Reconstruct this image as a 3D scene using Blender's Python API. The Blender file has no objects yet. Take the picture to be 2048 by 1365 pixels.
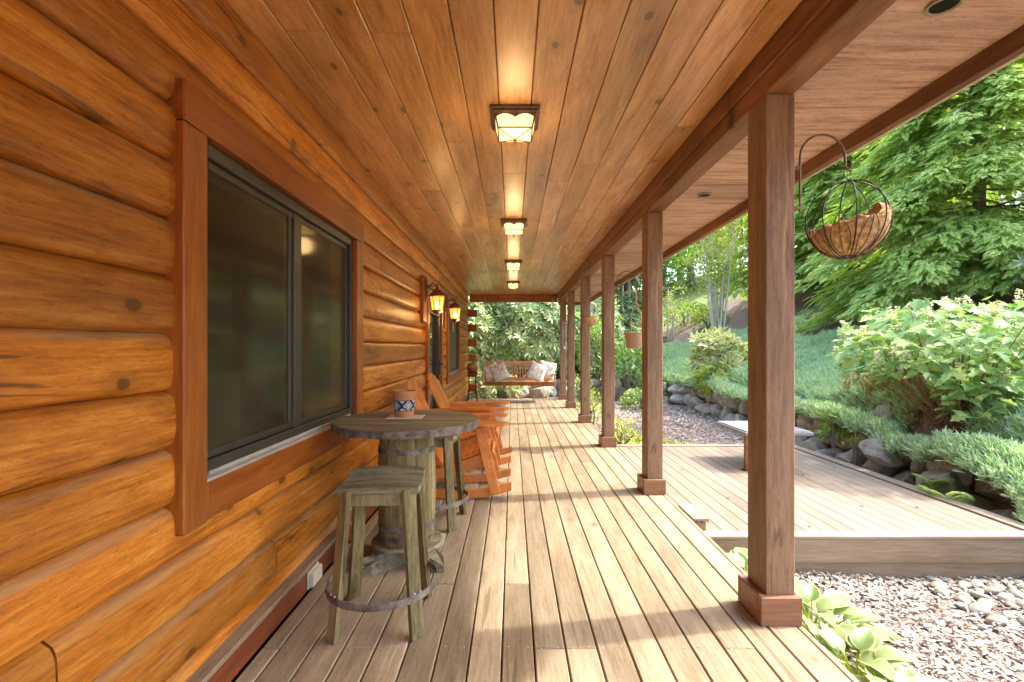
import bpy, bmesh, math, random
import numpy as np
from mathutils import Vector, Matrix, Euler, noise
R_ = math.radians
SC = bpy.context.scene
COL = SC.collection

# ------------------------------------------------------------------ camera, sky, sun, exposure
cam_data = bpy.data.cameras.new('camera')
cam = bpy.data.objects.new('camera', cam_data); COL.objects.link(cam)
cam.location = (0, 0, 1.376); cam.rotation_euler = (R_(90), 0, 0)
cam_data.sensor_width = 36; cam_data.lens = 16.875
cam_data.shift_y = 0.0061; cam_data.shift_x = -0.0005
cam_data.clip_start = 0.05; cam_data.clip_end = 500
SC.camera = cam

SUN_EL = R_(48); SUN_AZ = R_(10)            # azimuth measured from +X towards +Y
world = bpy.data.worlds.new('World'); SC.world = world; world.use_nodes = True
wn = world.node_tree.nodes; wn.clear()
sky = wn.new('ShaderNodeTexSky'); sky.sky_type = 'NISHITA'; sky.sun_disc = False
sky.sun_elevation = SUN_EL; sky.sun_rotation = R_(90) - SUN_AZ
sky.air_density = 1.0; sky.dust_density = 4.0; sky.ozone_density = 1.0
bg = wn.new('ShaderNodeBackground'); bg.inputs['Strength'].default_value = 0.15
wo = wn.new('ShaderNodeOutputWorld')
world.node_tree.links.new(sky.outputs[0], bg.inputs[0]); world.node_tree.links.new(bg.outputs[0], wo.inputs[0])

sun_data = bpy.data.lights.new('sun', 'SUN'); sun_data.energy = 1.0; sun_data.angle = R_(1.6); sun_data.color = (1, .93, .82)
sun = bpy.data.objects.new('sun', sun_data); COL.objects.link(sun)
to_sun = Vector((math.cos(SUN_AZ)*math.cos(SUN_EL), math.sin(SUN_AZ)*math.cos(SUN_EL), math.sin(SUN_EL)))
sun.rotation_euler = to_sun.to_track_quat('Z', 'Y').to_euler()
sun.location = (8, 2, 12)

SC.view_settings.view_transform = 'Standard'; SC.view_settings.look = 'None'
SC.view_settings.exposure = 2.8; SC.view_settings.gamma = 1
SC.render.engine = 'CYCLES'
SC.cycles.use_denoising = True
SC.cycles.max_bounces = 10; SC.cycles.diffuse_bounces = 6; SC.cycles.glossy_bounces = 3
SC.cycles.transmission_bounces = 4; SC.cycles.transparent_max_bounces = 8
SC.cycles.caustics_reflective = False; SC.cycles.caustics_refractive = False
SC.cycles.sample_clamp_indirect = 4.0

# ------------------------------------------------------------------ object helpers
def tag(o, label=None, cat=None, group=None, kind=None):
    if label: o['label'] = label
    if cat: o['category'] = cat
    if group: o['group'] = group
    if kind: o['kind'] = kind
    return o

def thing(name, label, cat, loc=(0, 0, 0), rz=0.0, group=None):
    o = bpy.data.objects.new(name, None); COL.objects.link(o)
    o.location = loc; o.rotation_euler = (0, 0, rz); o.empty_display_size = .1
    return tag(o, label, cat, group)

def kids(o): return [c for c in bpy.data.objects if c.parent == o]

def copy_tree(o, parent=None):
    c = o.copy(); COL.objects.link(c)
    if parent is not None: c.parent = parent
    for ch in kids(o): copy_tree(ch, c)
    return c

def link_mesh(name, me, mat, parent=None):
    o = bpy.data.objects.new(name, me); COL.objects.link(o)
    if mat is not None and len(me.materials) == 0: me.materials.append(mat)
    if parent is not None: o.parent = parent
    return o

class MB:
    """collects shapes, builds ONE mesh object"""
    def __init__(s): s.v = []; s.f = []
    def add(s, vs, fs):
        b = len(s.v); s.v += [tuple(p) for p in vs]; s.f += [tuple(i+b for i in f) for f in fs]; return s
    def box(s, x0, x1, y0, y1, z0, z1, b=0.004):
        return s.obox(((x0+x1)/2, (y0+y1)/2, (z0+z1)/2), (abs(x1-x0)/2, abs(y1-y0)/2, abs(z1-z0)/2), None, b)
    def obox(s, c, h, M=None, b=0.004):
        hx, hy, hz = h; b = min(b, hx*.45, hy*.45, hz*.45)
        idx = {}; vs = []
        for sx in (-1, 1):
            for sy in (-1, 1):
                for sz in (-1, 1):
                    idx[sx, sy, sz] = len(vs)
                    vs += [Vector((sx*hx, sy*(hy-b), sz*(hz-b))), Vector((sx*(hx-b), sy*hy, sz*(hz-b))), Vector((sx*(hx-b), sy*(hy-b), sz*hz))]
        def q(k, *cs): return [idx[t]+k for t in cs]
        fs = []
        for sg in (-1, 1):
            a = [(sg, -1, -1), (sg, 1, -1), (sg, 1, 1), (sg, -1, 1)]; fs.append(q(0, *(a if sg > 0 else a[::-1])))
            a = [(-1, sg, -1), (1, sg, -1), (1, sg, 1), (-1, sg, 1)]; fs.append(q(1, *(a[::-1] if sg > 0 else a)))
            a = [(-1, -1, sg), (1, -1, sg), (1, 1, sg), (-1, 1, sg)]; fs.append(q(2, *(a if sg > 0 else a[::-1])))
        for s1 in (-1, 1):
            for s2 in (-1, 1):
                A, B = idx[s1, s2, -1], idx[s1, s2, 1]
                f = [A, A+1, B+1, B]; fs.append(f if s1*s2 > 0 else f[::-1])
                A, B = idx[s1, -1, s2], idx[s1, 1, s2]
                f = [A+2, A, B, B+2]; fs.append(f if s1*s2 > 0 else f[::-1])
                A, B = idx[-1, s1, s2], idx[1, s1, s2]
                f = [A+1, A+2, B+2, B+1]; fs.append(f if s1*s2 > 0 else f[::-1])
        for t, i in idx.items():
            f = [i, i+1, i+2]; fs.append(f if t[0]*t[1]*t[2] > 0 else f[::-1])
        c = Vector(c)
        if M is not None: vs = [M @ p for p in vs]
        return s.add([p+c for p in vs], fs)
    def bar(s, p, q, w, t, up=(0, 0, 1), b=0.003):
        """board from p to q; w along side, t along 'up'"""
        p, q = Vector(p), Vector(q); d = q-p; L = d.length; d.normalize()
        u = Vector(up); sd = u.cross(d)
        if sd.length < 1e-4: sd = Vector((1, 0, 0)).cross(d)
        sd.normalize(); u = d.cross(sd)
        M = Matrix((d, sd, u)).transposed()
        return s.obox((p+q)/2, (L/2, w/2, t/2), M, b)
    def tube(s, pts, r, n=8, closed=False, cap=True):
        pts = [Vector(p) for p in pts]; m = len(pts)
        rr = r if isinstance(r, (list, tuple)) else [r]*m
        vs = []; fs = []; prev = None
        for i, p in enumerate(pts):
            if closed: d = pts[(i+1) % m]-pts[i-1]
            else: d = pts[min(i+1, m-1)]-pts[max(i-1, 0)]
            d.normalize()
            if prev is None:
                a = Vector((0, 0, 1)) if abs(d.z) < .9 else Vector((1, 0, 0)); a = (a-d*a.dot(d)).normalized()
            else:
                a = (prev-d*prev.dot(d)).normalized()
            prev = a; bb = d.cross(a)
            for k in range(n):
                t = 2*math.pi*k/n; vs.append(p+(a*math.cos(t)+bb*math.sin(t))*rr[i])
        for i in range(m if closed else m-1):
            j = (i+1) % m
            for k in range(n):
                l = (k+1) % n; fs.append((i*n+k, i*n+l, j*n+l, j*n+k))
        if cap and not closed:
            fs.append(tuple(range(n))[::-1]); fs.append(tuple((m-1)*n+k for k in range(n)))
        return s.add(vs, fs)
    def lathe(s, prof, c=(0, 0, 0), n=32, capb=True, capt=True):
        vs = []; fs = []; m = len(prof)
        for r, z in prof:
            for k in range(n):
                t = 2*math.pi*k/n; vs.append((c[0]+r*math.cos(t), c[1]+r*math.sin(t), c[2]+z))
        for i in range(m-1):
            for k in range(n):
                l = (k+1) % n; fs.append((i*n+k, i*n+l, (i+1)*n+l, (i+1)*n+k))
        if capb: fs.append(tuple(range(n))[::-1])
        if capt: fs.append(tuple((m-1)*n+k for k in range(n)))
        return s.add(vs, fs)
    def prism(s, poly, a, bvec):
        """poly: list of 3D points (planar), extruded by bvec"""
        n = len(poly); A = [Vector(p)+Vector(a) for p in poly]; B = [p+Vector(bvec) for p in A]
        fs = [tuple(range(n))[::-1], tuple(range(n, 2*n))]+[(i, (i+1) % n, n+(i+1) % n, n+i) for i in range(n)]
        return s.add(A+B, fs)
    def build(s, name, mat, parent=None, smooth=None, fix=True):
        me = bpy.data.meshes.new(name); me.from_pydata(s.v, [], s.f); me.update()
        if fix:
            bm = bmesh.new(); bm.from_mesh(me); bmesh.ops.recalc_face_normals(bm, faces=bm.faces); bm.to_mesh(me); bm.free()
        if smooth is not None:
            me.shade_smooth(); me.set_sharp_from_angle(angle=R_(smooth))
        return link_mesh(name, me, mat, parent)

def scatter(name, batches, mat, parent=None, smooth=False):
    """batches: list of (template verts (n,3), template faces, P (m,3), M (m,3,3) columns = axes, S (m,) [, attr (n,)]) -> ONE mesh"""
    V = []; L = []; LS = []; LT = []; AT = []; off = 0; lo = 0
    for bt in batches:
        tv, tf, P, M, S = bt[:5]
        tv = np.asarray(tv, float); m = len(P); n = len(tv)
        if m == 0: continue
        S = np.asarray(S, float)
        S3 = S[:, None] if S.ndim == 1 else S
        w = np.einsum('mij,nj->mni', M, tv)*S3[:, None, :]+np.asarray(P)[:, None, :]
        V.append(w.reshape(-1, 3))
        if len(bt) > 5: AT.append(np.tile(np.asarray(bt[5], float), m))
        fl = np.concatenate([np.asarray(f) for f in tf]); ft = np.array([len(f) for f in tf])
        L.append((fl[None, :]+(np.arange(m)*n)[:, None]+off).ravel()); LT.append(np.tile(ft, m))
        off += m*n
    V = np.concatenate(V); L = np.concatenate(L); LT = np.concatenate(LT); LS = np.concatenate([[0], np.cumsum(LT)[:-1]])
    me = bpy.data.meshes.new(name)
    me.vertices.add(len(V)); me.vertices.foreach_set('co', V.astype(np.float32).ravel())
    me.loops.add(len(L)); me.loops.foreach_set('vertex_index', L.astype(np.int32))
    me.polygons.add(len(LT)); me.polygons.foreach_set('loop_start', LS.astype(np.int32))
    if AT:
        at = me.attributes.new('rim', 'FLOAT', 'POINT'); at.data.foreach_set('value', np.concatenate(AT).astype(np.float32))
    me.update(calc_edges=True); me.validate()
    if smooth: me.shade_smooth()
    return link_mesh(name, me, mat, parent)

def frames(D, U):
    """leaf axis D and rough normal U (m,3) -> (m,3,3): columns = axis, side, normal"""
    D = D/np.linalg.norm(D, axis=1, keepdims=True)
    S = np.cross(U, D); ln = np.linalg.norm(S, axis=1, keepdims=True); S = np.where(ln > 1e-5, S/np.maximum(ln, 1e-9), np.array([[1., 0, 0]]))
    N = np.cross(D, S)
    return np.stack([D, S, N], axis=2)

# ------------------------------------------------------------------ material helpers
class NT:
    def __init__(s, name):
        s.m = bpy.data.materials.new(name); s.m.use_nodes = True
        s.t = s.m.node_tree; s.t.nodes.clear(); s.out = s.t.nodes.new('ShaderNodeOutputMaterial')
    def n(s, typ, **kw):
        nd = s.t.nodes.new(typ)
        for k, v in kw.items(): setattr(nd, k, v)
        return nd
    def l(s, a, b): s.t.links.new(a, b)
    def val(s, inp, v):
        if hasattr(v, 'is_output') or isinstance(v, bpy.types.NodeSocket): s.l(v, inp)
        else: inp.default_value = v
    def math(s, op, a, b=0.0, c=None, clamp=False):
        nd = s.n('ShaderNodeMath', operation=op, use_clamp=clamp); s.val(nd.inputs[0], a); s.val(nd.inputs[1], b)
        if c is not None: s.val(nd.inputs[2], c)
        return nd.outputs[0]
    def mix(s, f, a, b, blend='MIX'):
        nd = s.n('ShaderNodeMix', data_type='RGBA', blend_type=blend)
        s.val(nd.inputs[0], f)
        for i, v in ((6, a), (7, b)):
            if isinstance(v, (tuple, list)): v = tuple(v)+(1,) if len(v) == 3 else v
            s.val(nd.inputs[i], v)
        return nd.outputs[2]
    def ramp(s, f, stops, interp='LINEAR'):
        nd = s.n('ShaderNodeValToRGB'); cr = nd.color_ramp; cr.interpolation = interp
        while len(cr.elements) < len(stops): cr.elements.new(.5)
        for e, (p, c) in zip(cr.elements, stops):
            e.position = p; e.color = (c, c, c, 1) if isinstance(c, (int, float)) else tuple(c)+(1,)
        s.val(nd.inputs[0], f); return nd.outputs[0]
    def smooth(s, x, a, b):
        nd = s.n('ShaderNodeMapRange', interpolation_type='SMOOTHSTEP'); s.val(nd.inputs[0], x)
        nd.inputs[1].default_value = a; nd.inputs[2].default_value = b
        nd.inputs[3].default_value = 0; nd.inputs[4].default_value = 1; return nd.outputs[0]
    def coords(s, scale=(1, 1, 1), island=0.0, space='Object'):
        tc = s.n('ShaderNodeTexCoord').outputs[space]
        if island:
            g = s.n('ShaderNodeNewGeometry').outputs['Random Per Island']
            cb = s.n('ShaderNodeCombineXYZ'); k = s.math('MULTIPLY', g, island)
            for i in range(3): s.l(k, cb.inputs[i])
            ad = s.n('ShaderNodeVectorMath', operation='ADD'); s.l(tc, ad.inputs[0]); s.l(cb.outputs[0], ad.inputs[1]); tc = ad.outputs[0]
        if scale != (1, 1, 1):
            mp = s.n('ShaderNodeVectorMath', operation='MULTIPLY'); s.l(tc, mp.inputs[0]); mp.inputs[1].default_value = scale; tc = mp.outputs[0]
        return tc
    def noise(s, vec, scale=5, detail=5, rough=.55, dist=0.0):
        nd = s.n('ShaderNodeTexNoise'); s.l(vec, nd.inputs['Vector'])
        nd.inputs['Scale'].default_value = scale; nd.inputs['Detail'].default_value = detail
        nd.inputs['Roughness'].default_value = rough; nd.inputs['Distortion'].default_value = dist
        return nd.outputs['Fac']
    def island(s): return s.n('ShaderNodeNewGeometry').outputs['Random Per Island']
    def principled(s, col, rough=.5, spec=.5, bump=None, bstr=.3, bdist=.01, coat=0, metal=0, crough=.27, sub=None, emit=None, estr=0):
        p = s.n('ShaderNodeBsdfPrincipled')
        p.inputs['Coat IOR'].default_value = 1.45
        for k, v in (('Base Color', col), ('Roughness', rough), ('Specular IOR Level', spec), ('Coat Weight', coat), ('Coat Roughness', crough), ('Metallic', metal)):
            if isinstance(v, (tuple, list)): v = tuple(v)+(1,) if len(v) == 3 else v
            s.val(p.inputs[k], v)
        if emit is not None:
            p.inputs['Emission Color'].default_value = tuple(emit)+(1,); p.inputs['Emission Strength'].default_value = estr
        if bump is not None:
            bn = s.n('ShaderNodeBump'); bn.inputs['Strength'].default_value = bstr; bn.inputs['Distance'].default_value = bdist
            s.l(bump, bn.inputs['Height']); s.l(bn.outputs[0], p.inputs['Normal'])
        return p
    def done(s, sh):
        s.l(sh if isinstance(sh, bpy.types.NodeSocket) else sh.outputs[0], s.out.inputs['Surface']); return s.m

def wood(name, dark, mid, light, axis=1, rough=(.35, .55), coat=0.0, island=40.0, var=.35, fine=60, knots=.5, weather=None, wcol=(.3, .28, .2), bstr=.25, spec=.4, checks=0.0, knot_col=None, hue=None, flat=None, gw=.45, speck=0.0, crack=0.0, blot_k=.62):
    """stained wood: grain runs along `axis`, each island (board) has its own tone and grain"""
    t = NT(name)
    def sc(al, ac): return tuple(al if i == axis else ac for i in range(3))
    def scf(al, ac): return tuple(al if i == axis else (ac*.04 if i == flat else ac) for i in range(3))
    broad = t.noise(t.coords(sc(1.0, 7), island), 1.0, 5, .6, .9)
    grain = t.noise(t.coords(sc(fine*.075, fine), island), 1.0, 6, .72, .35)
    g = t.math('ADD', t.math('MULTIPLY', broad, 1-gw), t.math('MULTIPLY', grain, gw))
    col = t.ramp(g, [(.36, dark), (.5, mid), (.64, light)])
    blot = t.noise(t.coords(sc(.5, 1.6), island), 1.0, 3, .5)
    col = t.mix(t.smooth(blot, .42, .75), col, t.mix(1.0, col, tuple(blot_k for _ in range(3)), 'MULTIPLY'))
    if speck:
        sk = t.noise(t.coords(sc(26, 120), island), 1.0, 4, .75)
        col = t.mix(t.math('MULTIPLY', t.smooth(sk, .52, .66), speck), col, t.mix(1.0, col, (.5, .45, .42), 'MULTIPLY'))
    if knots:
        vd = t.n('ShaderNodeTexVoronoi'); vd.voronoi_dimensions = '2D'; ks = t.n('ShaderNodeSeparateXYZ'); t.l(t.coords(sc(2.3, 3.6), island), ks.inputs[0]); kc = t.n('ShaderNodeCombineXYZ')
        other = [i for i in range(3) if i != axis and i != (flat if flat is not None else (2 if axis != 2 else 1))][0]
        t.l(ks.outputs[axis], kc.inputs[0]); t.l(ks.outputs[other], kc.inputs[1]); t.l(kc.outputs[0], vd.inputs['Vector']); vd.inputs['Scale'].default_value = 1.0
        sp = t.n('ShaderNodeSeparateColor'); t.l(vd.outputs['Color'], sp.inputs[0])
        on = t.math('GREATER_THAN', sp.outputs[0], 1-knots*.55)
        dd = t.math('ADD', vd.outputs['Distance'], t.math('MULTIPLY', t.math('SUBTRACT', t.noise(t.coords(sc(9, 14), island), 1.0, 3, .6), .5), .13))
        dd = t.math('ADD', dd, t.math('MULTIPLY', sp.outputs[1], .035))
        k1 = t.math('MULTIPLY', t.math('SUBTRACT', 1, t.smooth(dd, .066, .10)), on)
        k2 = t.math('MULTIPLY', t.math('SUBTRACT', 1, t.smooth(dd, .08, .27)), on)
        col = t.mix(t.math('MULTIPLY', k2, .45), col, tuple(x*.55 for x in mid))
        col = t.mix(t.math('MULTIPLY', k1, .85), col, knot_col or tuple(x*.22 for x in mid))
    if checks:
        ck = t.noise(t.coords(sc(.9, 26), island), 1.0, 2, .5, .4)
        col = t.mix(t.math('MULTIPLY', t.smooth(ck, .66, .72), checks), col, tuple(x*.25 for x in dark))
    if crack:
        wn2 = t.math('MULTIPLY', t.smooth(t.noise(t.coords(scf(.5, 9), island*2.3), 1.0, 4, .6, .4), .60, .72), t.smooth(grain, .42, .60))
        col = t.mix(t.math('MULTIPLY', wn2, .55), col, (.60, .42, .22))
        dk = t.smooth(t.noise(t.coords(scf(.8, 5), island*1.3), 1.0, 4, .6, .6), .58, .74); col = t.mix(t.math('MULTIPLY', dk, .38), col, t.mix(1.0, col, (.45, .36, .30), 'MULTIPLY'))
        cn = t.noise(t.coords(scf(.22, 3.2), island), 1.0, 4, .55, .3); gate = t.smooth(t.noise(t.coords(scf(.5, 1.5), island*1.7), 1.0, 2, .5), .42, .50)
        ln_ = t.math('SUBTRACT', 1, t.smooth(t.math('ABSOLUTE', t.math('SUBTRACT', cn, .5)), .0020, .0058))
        col = t.mix(t.math('MULTIPLY', t.math('MULTIPLY', ln_, gate), crack), col, tuple(x*.18 for x in dark))
    if var:
        r = t.island(); f = t.math('ADD', t.math('MULTIPLY', r, var), 1-var*.55)
        cb = t.n('ShaderNodeCombineColor')
        for i in range(3): t.l(f, cb.inputs[i])
        col = t.mix(1.0, col, cb.outputs[0], 'MULTIPLY')
    if hue is not None:
        wn_ = t.n('ShaderNodeTexWhiteNoise', noise_dimensions='1D'); t.l(t.island(), wn_.inputs['W'])
        col = t.mix(t.math('MULTIPLY', wn_.outputs['Value'], .55), col, t.mix(1.0, col, hue, 'MULTIPLY'))
    if weather:
        nz = t.n('ShaderNodeSeparateXYZ'); t.l(t.n('ShaderNodeNewGeometry').outputs['Normal'], nz.inputs[0])
        up = t.smooth(nz.outputs[2], .15, .75)
        wnz = t.smooth(t.noise(t.coords(sc(.7, 7), island), 1.0, 5, .6, .5), .40, .62)
        col = t.mix(t.math('MULTIPLY', t.math('MULTIPLY', up, wnz), weather), col, wcol)
    rg = t.math('ADD', t.math('MULTIPLY', grain, rough[1]-rough[0]), rough[0])
    return t.done(t.principled(col, rg, spec, grain, bstr, .004, coat))

def plain(name, col, rough=.5, var=.15, scale=8, metal=0, spec=.5, bump=.1, island_var=0, col2=None):
    t = NT(name); nz = t.noise(t.coords(), scale, 6, .65)
    c = t.mix(t.smooth(nz, .3, .7), tuple(x*(1-var) for x in col), col2 or tuple(min(1, x*(1+var)) for x in col))
    if island_var:
        f = t.math('ADD', t.math('MULTIPLY', t.island(), island_var*2), 1-island_var)
        cb = t.n('ShaderNodeCombineColor')
        for i in range(3): t.l(f, cb.inputs[i])
        c = t.mix(1.0, c, cb.outputs[0], 'MULTIPLY')
    return t.done(t.principled(c, rough, spec, nz, bump, .01, 0, metal))

def leafmat(name, a, b, c=None, trans=.3, rough=.45, patch=None, spec=.35, pscale=1.2):
    """foliage: each leaf (island) its own tone between a, b (, c)"""
    t = NT(name); r = t.island()
    col = t.ramp(r, [(0, a), (.55, b), (1, c or b)])
    if patch is not None:
        col = t.mix(t.smooth(t.noise(t.coords(), pscale, 4, .6), .60, .74), col, t.mix(1.0, col, patch, 'MULTIPLY'))
    p = t.principled(col, rough, spec)
    if not trans: return t.done(p)
    tr = t.n('ShaderNodeBsdfTranslucent'); t.l(t.mix(1.0, col, (1.0, 1.0, .55), 'MULTIPLY'), tr.inputs[0])
    ms = t.n('ShaderNodeMixShader'); ms.inputs[0].default_value = trans
    t.l(p.outputs[0], ms.inputs[1]); t.l(tr.outputs[0], ms.inputs[2]); return t.done(ms)

M = {}
M['log'] = wood('log_wood', (.26, .080, .007), (.56, .198, .016), (.76, .36, .06), 1, (.36, .56), .12, 40, .50, 62, .75, .6, (.40, .30, .17), .55, hue=(.86, .76, .72), checks=.15, spec=.4, flat=0, gw=.5, speck=.6, crack=.65, blot_k=.74)
M['ceiling'] = wood('ceiling_wood', (.35, .152, .036), (.58, .295, .10), (.72, .43, .19), 1, (.32, .5), .75, 40, .28, 58, .6, None, bstr=.35, hue=(.95, .84, .70), flat=2, gw=.5, speck=.4)
M['trim'] = wood('trim_wood', (.17, .044, .006), (.31, .088, .010), (.42, .145, .022), 2, (.3, .5), .1, 40, .2, 50, .25, None)
M['beam'] = wood('beam_wood', (.125, .047, .015), (.235, .10, .036), (.32, .155, .066), 1, (.45, .65), 0, 40, .2, 50, .3, None)
M['post'] = wood('post_wood', (.14, .075, .037), (.25, .15, .083), (.335, .218, .135), 2, (.5, .7), 0, 40, .12, 55, .15, None, checks=.3, bstr=.5, crack=.6, speck=.5, gw=.55)
M['post_base'] = wood('post_base_wood', (.19, .082, .04), (.31, .148, .078), (.38, .20, .11), 0, (.4, .6), 0, 40, .15, 50, .1, None, bstr=.35)
M['deck'] = wood('weathered_deck', (.205, .15, .09), (.325, .257, .172), (.415, .348, .25), 1, (.5, .75), 0, 40, .24, 60, .25, None, bstr=.5, spec=.3, checks=.45, hue=(.98, .93, .84), knot_col=(.2, .12, .07), flat=2, gw=.5, speck=.35)
M['composite'] = wood('composite_board', (.245, .185, .13), (.29, .222, .16), (.335, .262, .192), 1, (.45, .6), 0, 40, .12, 80, 0, None, bstr=.15, spec=.35)
M['composite_x'] = wood('composite_edge', (.32, .235, .18), (.37, .275, .21), (.42, .315, .25), 0, (.45, .6), 0, 40, .08, 80, 0, None, bstr=.15, spec=.35)
M['deckskirt'] = wood('side_deck_fascia', (.19, .125, .07), (.28, .195, .12), (.36, .26, .17), 0, (.5, .75), 0, 40, .15, 60, .35, None, bstr=.4)
M['soffit'] = wood('rough_plywood', (.30, .175, .115), (.60, .385, .27), (.72, .50, .37), 0, (.55, .8), 0, 0, 0, 30, 0, None, bstr=.8, spec=.3, checks=.75, gw=.75, speck=.7)
M['barrel'] = wood('weathered_oak', (.085, .075, .035), (.225, .20, .105), (.39, .355, .21), 2, (.55, .8), 0, 40, .45, 70, .1, None, bstr=.6, spec=.25, hue=(1.1, .95, .62), gw=.5, speck=.7, checks=.6)
M['barrel_top'] = wood('weathered_oak_top', (.11, .10, .065), (.25, .235, .155), (.40, .385, .28), 0, (.5, .75), 0, 40, .32, 70, .1, None, bstr=.6, spec=.3, hue=(1.08, .96, .7), gw=.5, speck=.8, checks=.6)
M['orange'] = plain('orange_paint', (.62, .22, .05), .42, .2, 6, 0, .45, .12, .07)
M['swingwood'] = wood('swing_wood', (.42, .22, .11), (.60, .36, .19), (.70, .47, .28), 0, (.45, .6), 0, 40, .2, 50, .1, None)
M['hoop'] = plain('rusty_hoop', (.13, .105, .088), .65, .5, 16, .25, .4, .5, 0, (.27, .235, .205))
M['bronze'] = plain('dark_bronze', (.17, .105, .06), .5, .35, 24, .45, .5, .3)
M['interior'] = plain('room_plaster', (.5, .42, .28), .8, .1, 3)
M['iron'] = plain('black_iron', (.035, .032, .028), .5, .3, 20, .4)
M['winframe'] = plain('window_frame_paint', (.045, .045, .035), .4, .15, 10)
M['whitealu'] = plain('pale_aluminium', (.42, .42, .38), .4, .12, 10)
M['outlet'] = plain('almond_plastic', (.62, .60, .48), .45, .06, 10)
M['coir'] = plain('coir_fibre', (.50, .29, .11), .95, .35, 40, 0, .1, .9, .2, (.70, .48, .25))
M['terracotta'] = plain('terracotta', (.50, .225, .105), .75, .12, 18, 0, .3, .15)
M['rock'] = None
def mat_glass_dark():
    t = NT('screened_glass'); nz = t.noise(t.coords((1, 1, .6)), 2.2, 3, .5)
    c = t.ramp(nz, [(.35, (.06, .05, .03)), (.55, (.09, .078, .048)), (.7, (.115, .10, .062))])
    p = t.principled(c, .08, .5)
    tr = t.n('ShaderNodeBsdfTransparent'); tr.inputs[0].default_value = (.82, .76, .60, 1)
    ms = t.n('ShaderNodeMixShader'); ms.inputs[0].default_value = .5
    t.l(p.outputs[0], ms.inputs[1]); t.l(tr.outputs[0], ms.inputs[2]); return t.done(ms)
M['pane'] = mat_glass_dark()
def mat_mirror_glass():
    t = NT('door_glass'); p = t.principled((.02, .022, .018), .03, .9); return t.done(p)
M['doorglass'] = mat_mirror_glass()
def mat_screen():
    t = NT('insect_screen'); nz = t.noise(t.coords(), 60, 2, .5)
    return t.done(t.principled(t.ramp(nz, [(.3, (.11, .10, .07)), (.7, (.17, .155, .11))]), .7, .2))
M['screen'] = mat_screen()
def mat_lampglass(name, col, strg, transp, base=(.9, .75, .5)):
    t = NT(name); nz = t.noise(t.coords(), 16, 3, .6)
    p = t.principled(base, .25, .5)
    e = t.n('ShaderNodeEmission'); t.l(t.mix(nz, tuple(x*.8 for x in col), col), e.inputs[0]); e.inputs[1].default_value = strg
    a = t.n('ShaderNodeAddShader'); t.l(p.outputs[0], a.inputs[0]); t.l(e.outputs[0], a.inputs[1])
    if not transp: return t.done(a)
    tr = t.n('ShaderNodeBsdfTransparent'); tr.inputs[0].default_value = (1, .85, .6, 1)
    ms = t.n('ShaderNodeMixShader'); ms.inputs[0].default_value = transp
    t.l(a.outputs[0], ms.inputs[1]); t.l(tr.outputs[0], ms.inputs[2]); return t.done(ms)
M['diffuser'] = mat_lampglass('frosted_lamp_glass', (1, .62, .22), .42, 0, (.55, .42, .25))
M['amber'] = mat_lampglass('amber_lamp_glass', (1, .45, .08), .35, .45, (.45, .26, .08))
def emis(name, col, s):
    t = NT(name); e = t.n('ShaderNodeEmission'); e.inputs[0].default_value = tuple(col)+(1,); e.inputs[1].default_value = s; return t.done(e)
M['bulb'] = emis('lit_bulb', (1, .72, .34), 9)
M['shade'] = plain('cream_cupboard', (.72, .66, .48), .8, .1, 30)
M['roofmat'] = plain('roof_shingles', (.06, .055, .05), .8, .3, 12)

# ------------------------------------------------------------------ the cabin
XW = -1.246
cabin = thing('log_cabin', 'honey stained log cabin wall with windows, door, plank ceiling and deep eave over the porch', 'cabin', (0, 0, 0))
rnd = random.Random(3)
P0, PITCH = .1855, .2065
OPEN = [(1.78, 3.70, .82, 2.24), (6.70, 8.02, -.1, 2.10), (8.80, 10.74, .82, 2.24)]     # y0,y1,z0,z1 of the openings
def log_segment(mb, y0, y1, z0, z1, seed, endcap=True):
    prof = []; n = 12; zc = (z0+z1)/2; h = (z1-z0)/2
    for i in range(n+1):
        a = -1+2*i/n; x = .041*math.sqrt(max(0, 1-abs(a)**3.4))
        prof.append((XW+x, zc+a*h*.997))
    prof += [(-1.40, z1), (-1.40, z0)]
    m = len(prof); ys = np.linspace(y0, y1, max(2, int((y1-y0)/.35)+1)); vs = []; fs = []
    for y in ys:
        for j, (x, z) in enumerate(prof):
            d = (.008*noise.noise((y*.9, seed*7.3, z*3))+.003*noise.noise((y*3.1, seed*3.3, z*14))) if j < n+1 else 0
            vs.append((x+d*(1 if 0 < j < n else .3), y, z+(.4*d if 0 < j < n else 0)))
    for i in range(len(ys)-1):
        for j in range(m):
            k = (j+1) % m; fs.append((i*m+j, i*m+k, (i+1)*m+k, (i+1)*m+j))
    fs.append(tuple(range(m))); fs.append(tuple((len(ys)-1)*m+j for j in range(m))[::-1])
    mb.add(vs, fs)
lw = MB()
courses = [(-.06, P0)]+[(P0+PITCH*k, P0+PITCH*(k+1)) for k in range(13)]
for ci, (z0, z1) in enumerate(courses):
    segs = [(-3.2, 13.1)]
    for (a, b, c, d) in OPEN:
        if min(z1, d)-max(z0, c) > .05:
            new = []
            for (s, e) in segs:
                if a > s and b < e: new += [(s, a), (b, e)]
                else: new.append((s, e))
            segs = new
    out = []
    for (s, e) in segs:
        cuts = []
        if ci == 2 and s < 1.27 < e: cuts.append(1.27)
        elif e-s > 5.5 and ci > 0: cuts.append(s+(e-s)*rnd.uniform(.5, .8))
        p = s
        for c in cuts: out.append((p, c-.004)); p = c+.004
        out.append((p, e))
    for (s, e) in out: log_segment(lw, s, e, z0, z1, ci+s)
lw.build('log_wall', M['log'], cabin, 40)
cp = wood('chink_dark', (.05, .02, .008), (.08, .03, .01), (.1, .04, .015), 1, var=0, island=0, knots=0)
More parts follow.
